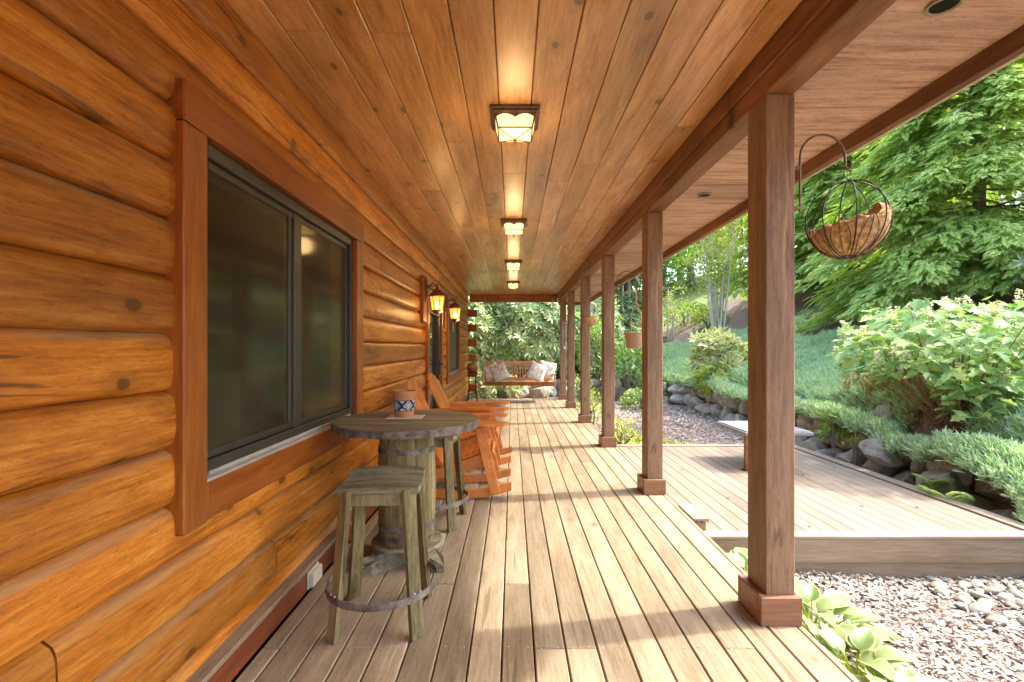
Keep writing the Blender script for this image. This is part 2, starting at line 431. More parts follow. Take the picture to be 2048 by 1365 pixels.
MB().box(-1.52, -1.405, -3.2, 13.05, 2.26, 2.95).box(-1.52, -1.405, -3.2, 13.05, -.4, .80).box(-1.52, -1.405, -3.2, 1.77, .80, 2.26).box(-1.52, -1.405, 3.71, 6.69, .80, 2.26)\
    .box(-1.52, -1.405, 10.75, 13.05, .80, 2.26).box(-1.52, -1.405, 8.04, 8.79, .80, 2.26).build('inner_wall', cp, cabin)
# room behind the panes; gap left in its unseen back wall to admit sky light
MB().box(-5.2, -5.0, 5.0, 13.1, -.2, 2.95).box(-5.0, -1.53, -3.2, -3.0, -.2, 2.95).box(-5.0, -1.53, 12.9, 13.1, -.2, 2.95).box(-5.0, -1.53, -3.0, 12.9, -.3, -.2)\
    .build('room_shell', M['interior'], cabin)
for q in ((-3.75, -3.35, 5.0, 5.75, 1.55, 2.25), (-4.9, -4.2, 7.4, 9.6, -.19, 1.0)): MB().box(*q, .01).build('kitchen_cupboard', M['shade'], cabin)
MB().box(-3.3, -2.9, 7.6, 8.8, -.19, 2.05, .01).build('tall_cabinet', M['trim'], cabin)
for z0 in (.165, .565, .985, 1.395, 1.80, 2.21):
    b = MB(); b.obox((-1.115, 13.21, z0+.1), (.14, .095, .098), None, .02)
    b.build('corner_log', M['trim'], cabin)
MB().box(-1.20, -1.152, -3.2, 13.08, .006, .118, .003).build('skirting', wood('skirting_wood', (.14, .035, .012), (.21, .055, .018), (.26, .075, .028), 1, (.35, .5), .1, 40, .1, 50, 0), cabin)
MB().box(-1.235, -1.146, -3.2, 13.08, .118, .142, .004).build('skirting_cap', M['deck'], cabin)
MB().box(-1.262, -1.225, -3.2, 13.42, 2.822, 2.858, .012).build('cornice_strip', M['log'], cabin)

def window_set(y0, y1, sash=True):
    """outer casing y0..y1, z .70..2.336"""
    zi0, zi1 = .855, 2.188; ja, jb = y0+.137, y1-.15
    f = MB()
    f.box(-1.285, -1.205, ja, ja+.05, zi0, zi1).box(-1.285, -1.205, jb-.05, jb, zi0, zi1)
    f.box(-1.285, -1.205, ja+.05, jb-.05, zi1-.055, zi1).box(-1.285, -1.21, ja+.05, jb-.05, zi0+.02, zi0+.07)
    if sash:
        ym = (ja+jb)/2
        f.box(-1.262, -1.222, ym-.05, ym+.045, zi0+.07, zi1-.055).box(-1.262, -1.232, ym-.09, ym-.052, zi0+.07, zi1-.055)
        f.box(-1.25, -1.228, ja+.052, ja+.085, zi0+.07, zi1-.055).box(-1.25, -1.228, jb-.085, jb-.052, zi0+.07, zi1-.055)
        f.box(-1.25, -1.228, ja+.087, jb-.087, zi1-.09, zi1-.057).box(-1.25, -1.228, ja+.087, jb-.087, zi0+.072, zi0+.105)
    w = f.build('window', M['winframe'], cabin)
    MB().box(-1.262, -1.172, y0, ja-.002, .70, 2.19, .005).build('window_jamb', M['trim'], w); MB().box(-1.262, -1.172, jb+.002, y1, .70, 2.19, .005).build('window_jamb', M['trim'], w)
    hd = MB(); hd.box(-1.262, -1.168, y0-.004, y1+.004, 2.192, 2.338, .005); hd.build('window_head', wood('trim_wood_long', (.17, .042, .006), (.29, .078, .010), (.38, .125, .02), 1, (.3, .5), .1, 40, .1, 50, .2), w)
    sl = MB(); sl.box(-1.262, -1.174, ja, jb, .71, .853, .005); sl.build('window_apron', bpy.data.materials['trim_wood_long'], w)
    tr = MB(); tr.obox((-1.222, (ja+jb)/2, zi0+.006), (.042, (jb-ja)/2-.003, .009), Euler((0, R_(8), 0)).to_matrix(), .002)
    tr.box(-1.246, -1.236, ja+.06, jb-.06, zi0+.015, zi0+.036, .002); tr.box(-1.214, -1.203, ja+.06, jb-.06, zi0+.012, zi0+.028, .002)
    tr.build('sill_track', M['whitealu'], w)
    if sash:
        MB().box(-1.258, -1.246, ja+.06, (ja+jb)/2-.1, zi1-.125, zi1-.095, .002).build('sash_rail', M['whitealu'], w)
        MB().box(-1.244, -1.240, ja+.04, ym_(ja, jb), zi0+.06, zi1-.05, .0005).box(-1.238, -1.234, ym_(ja, jb), jb-.04, zi0+.06, zi1-.05, .0005).build('pane', M['pane'], w)
    else:
        MB().box(-1.244, -1.240, ja+.04, jb-.04, zi0+.06, zi1-.05, .0005).build('insect_screen', M['screen'], w)
    return w
def ym_(a, b): return (a+b)/2-.02
window_set(1.713, 3.776, True)
window_set(8.75, 10.80, False)

# front door between the lanterns
d = MB(); d.box(-1.30, -1.20, 6.78, 6.92, .03, 2.02); d.box(-1.30, -1.20, 7.80, 7.94, .03, 2.02); d.box(-1.30, -1.20, 6.922, 7.798, 1.88, 2.02); d.box(-1.30, -1.20, 6.922, 7.798, .03, .30)
door = d.build('door', M['winframe'], cabin)
for q in (6.63, 7.945): MB().box(-1.262, -1.165, q, q+.145, 0, 2.06, .005).build('door_jamb', M['trim'], door)
MB().box(-1.262, -1.161, 6.625, 8.095, 2.062, 2.2, .005).build('door_head', bpy.data.materials['trim_wood_long'], door)
MB().box(-1.26, -1.25, 6.9, 7.82, .28, 1.9, .001).build('door_pane', M['doorglass'], door)
hb = MB(); hb.box(-1.2, -1.185, 7.83, 7.875, .93, 1.16); hb.tube([(-1.19, 7.85, 1.1), (-1.135, 7.85, 1.1), (-1.13, 7.74, 1.1)], .011); hb.build('door_handle', M['iron'], door, 40)

# ceiling planks, beam, far rim, soffit, fascia, roof
cl = MB(); rnd = random.Random(11)
gx = [-1.268]+[-.083+.1973*k for k in range(-5, 7)]+[1.246]
for i in range(len(gx)-1):
    a, b = gx[i]+.0022, gx[i+1]-.0022; y = -3.2-rnd.uniform(0, 2)
    while y < 13.42:
        L = rnd.choice((3.05, 3.66, 4.27, 4.88)); e = min(y+L, 13.42)
        if i == 3 and y < 2.27 < e: e = 2.27
        cl.box(a, b, max(y, -3.2)+.0015, e-.0015, 2.860, 2.879, .0045); y = e
cl.build('ceiling', M['ceiling'], cabin)
MB().box(-1.30, 1.30, -3.2, 13.45, 2.884, 2.95).build('ceiling_backing', cp, cabin)
MB().box(1.247, 1.28, -3.2, 13.41, 2.745, 2.884, .006).build('ceiling_trim', M['beam'], cabin)
MB().box(1.262, 1.408, -3.2, 13.41, 2.643, 2.744, .004).build('beam', M['beam'], cabin)
MB().box(-1.2, 1.26, 13.43, 13.50, 2.64, 2.87, .004).build('rim_beam', wood('rim_wood', (.2, .06, .015), (.33, .11, .03), (.42, .16, .05), 0, (.4, .6), .1, 40, .1, 50, .3), cabin)
sf = MB()
for (a, b) in ((-3.2, .55), (.553, 2.99), (2.993, 5.43), (5.433, 7.87), (7.873, 10.31), (10.313, 13.5)): sf.box(1.411, 2.022, a, b, 2.652, 2.664, .001)
sf.build('soffit', M['soffit'], cabin)
MB().box(2.024, 2.062, -3.2, 13.52, 2.566, 2.80, .004).build('fascia', M['beam'], cabin)
MB().box(2.064, 2.085, -3.2, 13.52, 2.562, 2.81, .004).build('fascia_cover', plain('tan_painted_board', (.46, .39, .27), .6, .1, 10), cabin)
MB().box(1.30, 2.10, 13.505, 13.54, 2.566, 2.80, .004).build('end_fascia', M['beam'], cabin)
MB().prism([(2.1, 0, 2.815), (2.1, 0, 2.84), (-5.3, 0, 5.8), (-5.3, 0, 2.96), (1.3, 0, 2.96), (1.3, 0, 2.815)], (0, -3.25, 0), (0, 16.85, 0)).build('roof', M['roofmat'], cabin)
for y in (1.78, 4.0):
    v = MB(); n = 28; c = (1.60, y, 2.650)
    v.lathe([(.056, 0), (.056, -.010), (.050, -.013), (.044, -.008), (.044, 0)], c, n, False, False)
    vt = v.build('soffit_vent', plain('vent_rim_%d' % int(y*10), (.30, .24, .18), .5, .1, 20), cabin, 40)
    s = MB()
    for k in range(9):
        xx = -.036+.009*k; h = math.sqrt(max(1e-4, .043**2-xx*xx)); s.obox((1.60+xx, y, 2.6445), (.0016, h, .003), None, .0004)
    s.lathe([(.0435, -.001), (.0435, 0)], c, 24, True, True)
    s.build('vent_louvre', M['iron'], vt)

# ------------------------------------------------------------------ porch deck, posts
deck = thing('porch_deck', 'long weathered plank porch floor in light and shade between the log wall and the posts', 'deck', (0, 0, 0))
db = MB(); rnd = random.Random(5); NAILS = []
gx = [-1.148]+[-.1934+.145*k for k in range(-6, 12)]
JO = [2.195+.597*k for k in range(-9, 18)]
for i in range(len(gx)-1):
    a, b = gx[i]+.0032, gx[i+1]-.0032; y = -3.2
    k = rnd.randrange(3, 8)
    while y < 12.85:
        while k < len(JO) and JO[k] < y+3.4: k += 1
        k = min(k+rnd.choice((0, 1, 2, 3)), len(JO)-1)
        e = JO[k] if (k < len(JO)-1) else 12.85
        if i == 8 and y < 2.79 < e-1.0: e = 2.79
        if 12.85-e < 1.2: e = 12.85
        dz = rnd.uniform(-.0012, .0012)
        db.box(a, b, y+.0012, e-.0012, -.036+dz, dz, .0045); y = e
    for j in JO[3:]:
        for s in (.028, -.028):
            NAILS.append(((a if s > 0 else b)+s+rnd.uniform(-.005, .005), j+rnd.uniform(-.012, .012)))
db.build('deck_boards', M['deck'], deck)
nb = MB()
for (x, y) in NAILS:
    if y < 7.5: nb.lathe([(.0052, .0012), (.0048, .0019), (.002, .0022)], (x, y, 0), 7, False, True)
tag(nb.build('deck_nails', plain('nail_steel', (.42, .36, .28), .45, .3, 60, .5), deck), kind='stuff')
MB().box(1.404, 1.432, -3.2, 12.85, -.24, -.001, .003).build('deck_edge', M['deck'], deck)
jm = MB()
for j in JO: jm.box(-1.15, 1.40, j-.02, j+.02, -.22, -.038)
jm.build('deck_joists', M['beam'], deck)
PY = [2.394, 4.50, 6.62, 8.75, 10.88, 12.6]
LBL = ['nearest square timber porch post, with the coir basket hanging on its garden side',
       'second timber porch post from the front, beside the low side deck',
       'third timber porch post from the front, carrying the hook of the hanging bucket',
       'fourth timber porch post from the front, with a small basket and white dish on it',
       'fifth timber porch post, between the wind chime and the fourth post',
       'farthest timber porch post, right beside the hanging bench swing']
p = thing('porch_post', LBL[0], 'post', (1.336, PY[0]+.093, 0), 0, 'timber posts along the porch edge')
MB().box(-.074, .074, -.093, .093, .0, 2.6425, .006).build('shaft', M['post'], p)
b = MB(); b.box(-.112, .094, -.124, -.0945, .001, .142, .004); b.box(-.112, -.0755, -.0943, .0943, .001, .1415, .004); b.box(.0755, .094, -.0943, .0943, .001, .1415, .004); b.box(-.112, .094, .0945, .124, .001, .142, .004)
b.build('post_base', M['post_base'], p)
posts = [p]
for i in range(1, 6):
    c = copy_tree(p); c.location = (1.336, PY[i]+.093, 0); c['label'] = LBL[i]; posts.append(c)

# ------------------------------------------------------------------ low side deck
sd = thing('side_deck', 'low composite side deck with dark gaps between pinkish tan boards, one step below the porch', 'deck', (0, 0, 0))
b = MB(); x = 1.47; k = 0
while x < 4.22:
    e = min(x+.1385, 4.255); b.box(x+.0022, e-.0022, 3.995, 7.36, -.176, -.15, .003); x += .1385
b.build('side_deck_boards', M['composite'], sd)
MB().box(1.47, 4.40, 3.875, 3.991, -.173, -.148, .004).build('front_border', M['composite_x'], sd)
MB().box(4.262, 4.40, 3.995, 7.50, -.173, -.138, .004).build('side_border', M['composite'], sd)
MB().box(1.47, 4.258, 7.366, 7.50, -.173, -.138, .004).build('back_border', M['composite_x'], sd)
MB().box(1.47, 4.385, 3.888, 3.93, -.372, -.175, .004).build('upper_fascia', M['deckskirt'], sd)
MB().box(1.47, 4.385, 3.915, 3.96, -.58, -.376, .004).build('lower_fascia', M['deckskirt'], sd)
MB().box(4.345, 4.385, 3.965, 7.48, -.55, -.175, .004).box(1.47, 1.5, 3.965, 7.48, -.55, -.18, .004).box(1.505, 4.34, 7.44, 7.48, -.55, -.175, .004).build('side_fascia', M['deckskirt'], sd)
st = thing('deck_step', 'short cut end of a pale composite tread on a wooden block by the porch edge', 'step', (1.565, 4.0, -.15))
t_ = MB(); t_.box(-.065, .065, -.02, .35, .085, .105, .003)
for q in (-.058, -.02, .02, .058): t_.box(q-.007, q+.007, -.02, .35, .074, .0848, .001)
t_.build('tread', M['composite_x'], st)
MB().box(-.042, .045, -.008, .34, .001, .0735, .003).build('block', M['deckskirt'], st)
# ------------------------------------------------------------------ ceiling lights
def ceiling_light():
    t = thing('ceiling_light', 'lit square ceiling lantern on the porch', 'light', (.016, 3.085, 2.8595), 0, 'square lantern lights along the porch ceiling')
    f = MB(); f.box(-.154, .154, -.154, .154, -.020, -.0005, .004); f.box(-.142, .142, -.142, .142, -.034, -.0205, .004)
    f.build('frame', M['bronze'], t)
    w0, w1, z0, z1, za = .125, .106, -.0345, -.118, -.150
    vs = [(-w0, -w0, z0), (w0, -w0, z0), (w0, w0, z0), (-w0, w0, z0), (-w1, -w1, z1), (w1, -w1, z1), (w1, w1, z1), (-w1, w1, z1), (0, 0, za)]
    g = MB().add(vs, [(0, 1, 5, 4), (1, 2, 6, 5), (2, 3, 7, 6), (3, 0, 4, 7), (4, 5, 8), (5, 6, 8), (6, 7, 8), (7, 4, 8)]).build('diffuser', M['diffuser'], t)
    r = MB()
    for k in range(4):
        a, b = Vector(vs[4+k]), Vector(vs[4+(k+1) % 4]); r.tube([a, b], .0055, 6)
        r.tube([Vector(vs[k])*1.0, a], .0055, 6); r.tube([a, Vector(vs[8])], .0048, 6)
    r.build('bars', M['bronze'], t, 40)
    for k in range(4):
        A, B, Cc, D = Vector(vs[k]), Vector(vs[(k+1) % 4]), Vector(vs[4+(k+1) % 4]), Vector(vs[4+k])
        nrm = (B-A).cross(D-A).normalized(); mid = (A+B+Cc+D)/4
        if nrm.dot(Vector((mid.x, mid.y, 0))) < 0: nrm = -nrm
        m = 24; pts = []
        for i in range(m+1):
            s = i/m; dep = .34-.26*abs(math.sin(2*math.pi*s))**.8; top = A.lerp(B, s); bot = D.lerp(Cc, s); pts.append((top+nrm*.003, top.lerp(bot, dep)+nrm*.003))
        vv = [p for q in pts for p in q]; vv += [p+nrm*.002 for p in vv]; o = 2*(m+1); ff = []
        for i in range(m):
            ff += [(2*i, 2*i+1, 2*i+3, 2*i+2), (o+2*i, o+2*i+2, o+2*i+3, o+2*i+1), (2*i+1, o+2*i+1, o+2*i+3, 2*i+3)]
        MB().add(vv, ff).build('scallop_trim', M['bronze'], t)
    MB().lathe([(.004, -.146), (.009, -.152), (.012, -.160), (.007, -.168), (.010, -.176), (.006, -.186), (.0015, -.194)], (0, 0, 0), 14).build('finial', M['bronze'], t, 40)
    return t
cl0 = ceiling_light()
cl0['label'] = 'nearest and largest of the lit square ceiling lanterns along the porch'
for i, y in enumerate((5.69, 8.32, 10.94)):
    c = copy_tree(cl0); c.location = (.016, y, 2.8595)
    c['label'] = ('second lit square ceiling lantern, between the largest one and the two small ones', 'third lit square ceiling lantern, before the last one', 'last lit square ceiling lantern, nearest the bench swing')[i]
def lamp(name, loc, e, col=(1, .62, .26), r=.03):
    ld = bpy.data.lights.new(name, 'POINT'); ld.energy = e; ld.color = col; ld.shadow_soft_size = r
    o = bpy.data.objects.new(name, ld); COL.objects.link(o); o.location = loc
for y in (3.085, 5.69, 8.32, 10.94): lamp('ceiling_light_glow', (.016, y, 2.58), .8, (1, .62, .26), .10)

# ------------------------------------------------------------------ wall lanterns on their blocks
def wall_lantern(y, label):
    t = thing('wall_lantern', label, 'lantern', (-1.155, y, 2.0), 0, 'amber lanterns on either side of the door')
    MB().box(-.088, -.002, -.125, .125, -.29, .32, .006).build('mounting_block', M['trim'], t)
    MB().box(0, .018, -.05, .05, -.02, .31, .006).box(.018, .028, -.03, .03, .02, .27, .006).build('backplate', M['bronze'], t)
    a = MB(); pts = [(.02, 0, .17)]
    for k in range(9):
        u = k/8; pts.append((.04+.115*u, 0, .17+.055*math.sin(u*math.pi)))
    a.tube(pts, .009, 8); a.tube([(.03, 0, .19), (.155, 0, .19)], .006, 8); a.tube([(.155, 0, .15), (.155, 0, .215)], .008, 8); a.build('arm', M['bronze'], t, 40)
    MB().lathe([(.112, .055), (.118, .06), (.10, .085), (.07, .105), (.05, .13), (.028, .145), (.02, .165), (.012, .178), (.014, .19), (.004, .205)], (.155, 0, 0), 8).build('cap', M['bronze'], t)
    g = MB(); b = MB(); n = 6; zt, zb = .052, -.135
    for k in range(n):
        a0, a1 = 2*math.pi*k/n, 2*math.pi*(k+1)/n
        def q(r, an, z): return Vector((.155+r*math.cos(an), r*math.sin(an), z))
        A, B, C_, D = q(.098, a0, zt), q(.098, a1, zt), q(.068, a1, zb), q(.068, a0, zb)
        g.add([A, B, C_, D], [(0, 1, 2, 3)]); b.tube([A, D], .0045, 6); b.tube([A, B], .0045, 6); b.tube([D, C_], .006, 6)
    g.build('glass', M['amber'], t); b.build('cage', M['bronze'], t, 40)
    MB().lathe([(.02, -.19), (.045, -.17), (.074, -.150), (.076, -.137)], (.155, 0, 0), 12).build('base_cup', M['bronze'], t, 40)
    MB().lathe([(.010, -.10), (.018, -.085), (.020, -.06), (.015, -.04), (.008, -.02)], (.155, 0, 0), 12).build('bulb', M['bulb'], t, 40)
    lamp('wall_lantern_glow', (-.93, y-.01, 1.84), 1.2, (1, .55, .2), .04)
wall_lantern(6.38, 'nearer amber glass wall lantern on a wooden block, on the near side of the door')
wall_lantern(8.35, 'farther amber glass wall lantern on a wooden block, on the far side of the door')

# ------------------------------------------------------------------ barrel table
tb = thing('barrel_table', 'round weathered barrel table with a riveted iron rim band under the window', 'table', (-.69, 3.14, 0))
top = MB(); R = .462; n = 11; wd = 2*R/n
for k in range(n):
    x0, x1 = -R+k*wd+.0008, -R+(k+1)*wd-.0008; m = 9
    up = []; lo = []
    for i in range(m):
        x = x0+(x1-x0)*i/(m-1); h = math.sqrt(max(0, (R-.0005)**2-x*x)); up.append((x, h)); lo.append((x, -h))
    poly = [(y, x, .868) for (x, y) in up]+[(y, x, .868) for (x, y) in lo[::-1]]
    top.prism(poly, (0, 0, 0), (0, 0, .040+.0012*math.sin(k*2.4)))
top.build('tabletop', M['barrel_top'], tb)
hp = MB(); hp.lathe([(.4635, .862), (.4665, .862), (.4665, .903), (.4635, .903)], (0, 0, 0), 72, False, False)
rim = hp.build('rim_band', M['hoop'], tb, 40)
for k in range(28):
    a = 2*math.pi*k/28
    Mx = Matrix.Rotation(a, 3, 'Z') @ Matrix.Rotation(R_(90), 3, 'Y')
    r_ = MB(); r_.lathe([(.0065, 0), (.006, .0025), (.003, .004)], (0, 0, 0), 8, False, True)
    r_.v = [tuple(Mx @ Vector(v)+Vector((.4665*math.cos(a), .4665*math.sin(a), .883))) for v in r_.v]
    r_.build('rivet', M['hoop'], rim)
br = MB(); ns = 18; prof = [(.168, .128), (.176, .22), (.184, .36), (.188, .49), (.184, .62), (.176, .76), (.168, .866)]
for k in range(ns):
    a0, a1 = 2*math.pi*k/ns+.006, 2*math.pi*(k+1)/ns-.006; vs = []; fs = []; q = 3
    for (r, z) in prof:
        for i in range(q+1):
            a = a0+(a1-a0)*i/q; vs.append((r*math.cos(a), r*math.sin(a), z))
        for i in range(q+1):
            a = a1+(a0-a1)*i/q; vs.append(((r-.02)*math.cos(a), (r-.02)*math.sin(a), z))
    w = 2*(q+1)
    for j in range(len(prof)-1):
        for i in range(w): fs.append((j*w+i, j*w+(i+1) % w, (j+1)*w+(i+1) % w, (j+1)*w+i))
    fs += [tuple(range(w))[::-1], tuple((len(prof)-1)*w+i for i in range(w))]
    br.add(vs, fs)
br.build('barrel', M['barrel'], tb, 30)
for (z, h, r0, r1) in ((.705, .036, .1815, .179), (.225, .04, .178, .1805), (.160, .036, .173, .1755)):
    MB().lathe([(r0+.0005, z), (r0+.003, z), (r1+.003, z+h), (r1+.0005, z+h)], (0, 0, 0), 48, False, False).build('hoop', M['hoop'], tb, 40)
MB().lathe([(.215, .098), (.226, .103), (.226, .122), (.220, .127)], (0, 0, 0), 48).build('foot_disc', M['barrel_top'], tb, 30)
for k in range(4):
    a = R_(-38)+k*math.pi/2; f = MB(); c, s = math.cos(a), math.sin(a)
    pl = [(.02, -.062), (.20, -.058), (.30, -.038), (.345, 0), (.30, .038), (.20, .058), (.02, .062)]
    v = [(x*c-y*s, x*s+y*c, .097-(.055 if x > .3 else .02 if x > .25 else 0)) for x, y in pl]; lo = [(x*c-y*s, x*s+y*c, .0015) for x, y in pl]; n = len(pl)
    f.add(lo+v, [tuple(range(n))[::-1], tuple(range(n, 2*n))]+[(i, (i+1) % n, n+(i+1) % n, n+i) for i in range(n)])
    f.build('foot', M['barrel_top'], tb)

# ------------------------------------------------------------------ stave stools
def stool(loc, rz, label):
    t = thing('stave_stool', label, 'stool', loc, rz, 'barrel stave stools at the barrel table')
    n = 4
    for k in range(n):                                  # slightly dished seat staves running along x
        y0 = (-.172+k*.086); mb = MB(); vs = []; fs = []; m = 9; zl = .006*abs(k-1.5)**2
        for i in range(m):
            x = -.195+.39*i/(m-1); dz = -.010*(x/.195)**2+(0, -.012, -.006, .022)[k]-.002; w0 = .0015
            inset = .016*abs(x/.195)**3
            for (yy, zz) in ((y0+w0+(inset if k == 0 else 0), .682+dz), (y0+.086-w0-(inset if k == 3 else 0), .682+dz), (y0+.086-w0-(inset if k == 3 else 0), .712+dz), (y0+w0+(inset if k == 0 else 0), .712+dz)): vs.append((x, yy, zz))
        for i in range(m-1):
            for j in range(4): fs.append((i*4+j, i*4+(j+1) % 4, (i+1)*4+(j+1) % 4, (i+1)*4+j))
        fs += [(3, 2, 1, 0), tuple((m-1)*4+j for j in range(4))]
        mb.add(vs, fs).build('seat_stave', M['barrel_top'], t, 25)
    rl = MB()
    for s in (-1, 1):
        rl.bar((-.135, s*.142, .644), (.135, s*.142, .644), .024, .058); rl.bar((s*.150, -.125, .648), (s*.150, .125, .648), .024, .066)
    rl.build('apron', M['barrel'], t)
    for sx in (-1, 1):
        for sy in (-1, 1):
            mb = MB(); vs = []; fs = []; m = 7
            for i in range(m):
                u = i/(m-1); z = .69*(1-u)+.002; o = .0+.055*u**1.3; cx = sx*(.150+.85*o); cy = sy*(.150+.8*o)
                w = .035-.002*math.sin(u*math.pi); h = .0125; q2 = math.sqrt(.5)
                pass
                for (p, q) in ((-w, -h), (w, -h), (w, h), (-w, h)): vs.append((cx+(-p*sy*sx*q2 if False else p*q2*(-sx*sy))+q*q2*sx, cy+p*q2+q*q2*sy, z))
            for i in range(m-1):
                for j in range(4): fs.append((i*4+j, i*4+(j+1) % 4, (i+1)*4+(j+1) % 4, (i+1)*4+j))
            fs += [(0, 1, 2, 3), tuple((m-1)*4+j for j in range(4))[::-1]]
            leg = mb.add(vs, fs).build('leg', M['barrel'], t, 25)
            for q in (-.012, .012): MB().lathe([(.006, -.004), (.005, .004)], (sx*.196-q*sx, sy*.188+q*sy, .213), 8).build('bolt', M['whitealu'], leg)
    MB().lathe([(.272, .176), (.276, .176), (.274, .208), (.270, .208)], (0, 0, 0), 64, False, False).build('foot_ring', M['hoop'], t, 40)
    return t
s1 = stool((-.66, 2.45, 0), R_(4), 'near barrel stave stool in front of the barrel table, its whole seat in sight')
s2 = copy_tree(s1); s2.location = (-.625, 3.80, 0); s2.rotation_euler.z = R_(-6)
s2['label'] = 'far barrel stave stool tucked behind the barrel table, its seat hidden by the tabletop'

# ------------------------------------------------------------------ pot and tile on the table
def pot_mat():
    t = NT('tile_pattern'); tc = t.n('ShaderNodeTexCoord').outputs['Object']; sp = t.n('ShaderNodeSeparateXYZ'); t.l(tc, sp.inputs[0])
    an = t.math('ARCTAN2', sp.outputs[1], sp.outputs[0])
    u = t.math('MULTIPLY', t.math('ADD', an, R_(90)), 5/(2*math.pi))          # five repeats around
    fu = t.math('ABSOLUTE', t.math('SUBTRACT', t.math('FRACT', t.math('ADD', u, .5)), .5))   # 0 centre .. .5 edge
    v = t.math('ABSOLUTE', t.math('DIVIDE', t.math('SUBTRACT', sp.outputs[2], .077), .034))
    a = t.math('ADD', t.math('MULTIPLY', fu, 2.0), v)
    dia = t.math('ADD', t.math('MULTIPLY', t.math('SUBTRACT', .5, fu), 2.6), t.math('MULTIPLY', v, .95))
    x_ = t.math('ABSOLUTE', t.math('SUBTRACT', t.math('MULTIPLY', fu, 2.2), v))
    blue = t.math('LESS_THAN', x_, .46)
    dots = t.n('ShaderNodeTexVoronoi'); t.l(t.coords((55, 55, 55)), dots.inputs['Vector']); dots.inputs['Scale'].default_value = 1.0
    col = t.mix(blue, (.62, .60, .58), (.03, .035, .11))
    col = t.mix(t.math('MULTIPLY', t.math('LESS_THAN', dots.outputs['Distance'], .22), blue), col, (.7, .7, .7))
    col = t.mix(t.math('LESS_THAN', dia, .95), col, (.75, .75, .74)); col = t.mix(t.math('LESS_THAN', dia, .78), col, (.03, .035, .10))
    col = t.mix(t.math('LESS_THAN', dia, .60), col, (.45, .55, .50))
    col = t.mix(t.math('GREATER_THAN', v, .93), col, (.12, .03, .02))
    return t.done(t.principled(col, .35, .5))
pt = thing('flower_pot', 'terracotta pot with a blue and white tile pattern band on the barrel table', 'pot', (-.725, 3.215, .9145))
MB().lathe([(.060, 0), (.063, .002), (.067, .04), (.0672, .041)], (0, 0, 0), 40, True, False).lathe([(.0725, .112), (.0745, .113), (.0785, .168), (.0765, .171), (.0715, .171), (.066, .10), (.062, .02), (.03, .018)], (0, 0, 0), 40, False, True).build('body', M['terracotta'], pt, 40)
MB().lathe([(.0672, .041), (.0692, .077), (.0725, .113)], (0, 0, 0), 48, False, False).build('tile_band', pot_mat(), pt, 40)
tl = thing('coaster_tile', 'thin white square tile under the patterned flower pot', 'tile', (-.715, 3.20, .9088))
MB().box(-.112, .118, -.085, .09, .0003, .005, .001).build('tile_body', plain('white_tile', (.62, .60, .55), .4, .05, 10), tl)
MB().box(-.100, .106, -.075, .08, .005, .0055, .0002).build('tile_face', plain('white_tile_face', (.70, .68, .62), .25, .05, 10), tl)

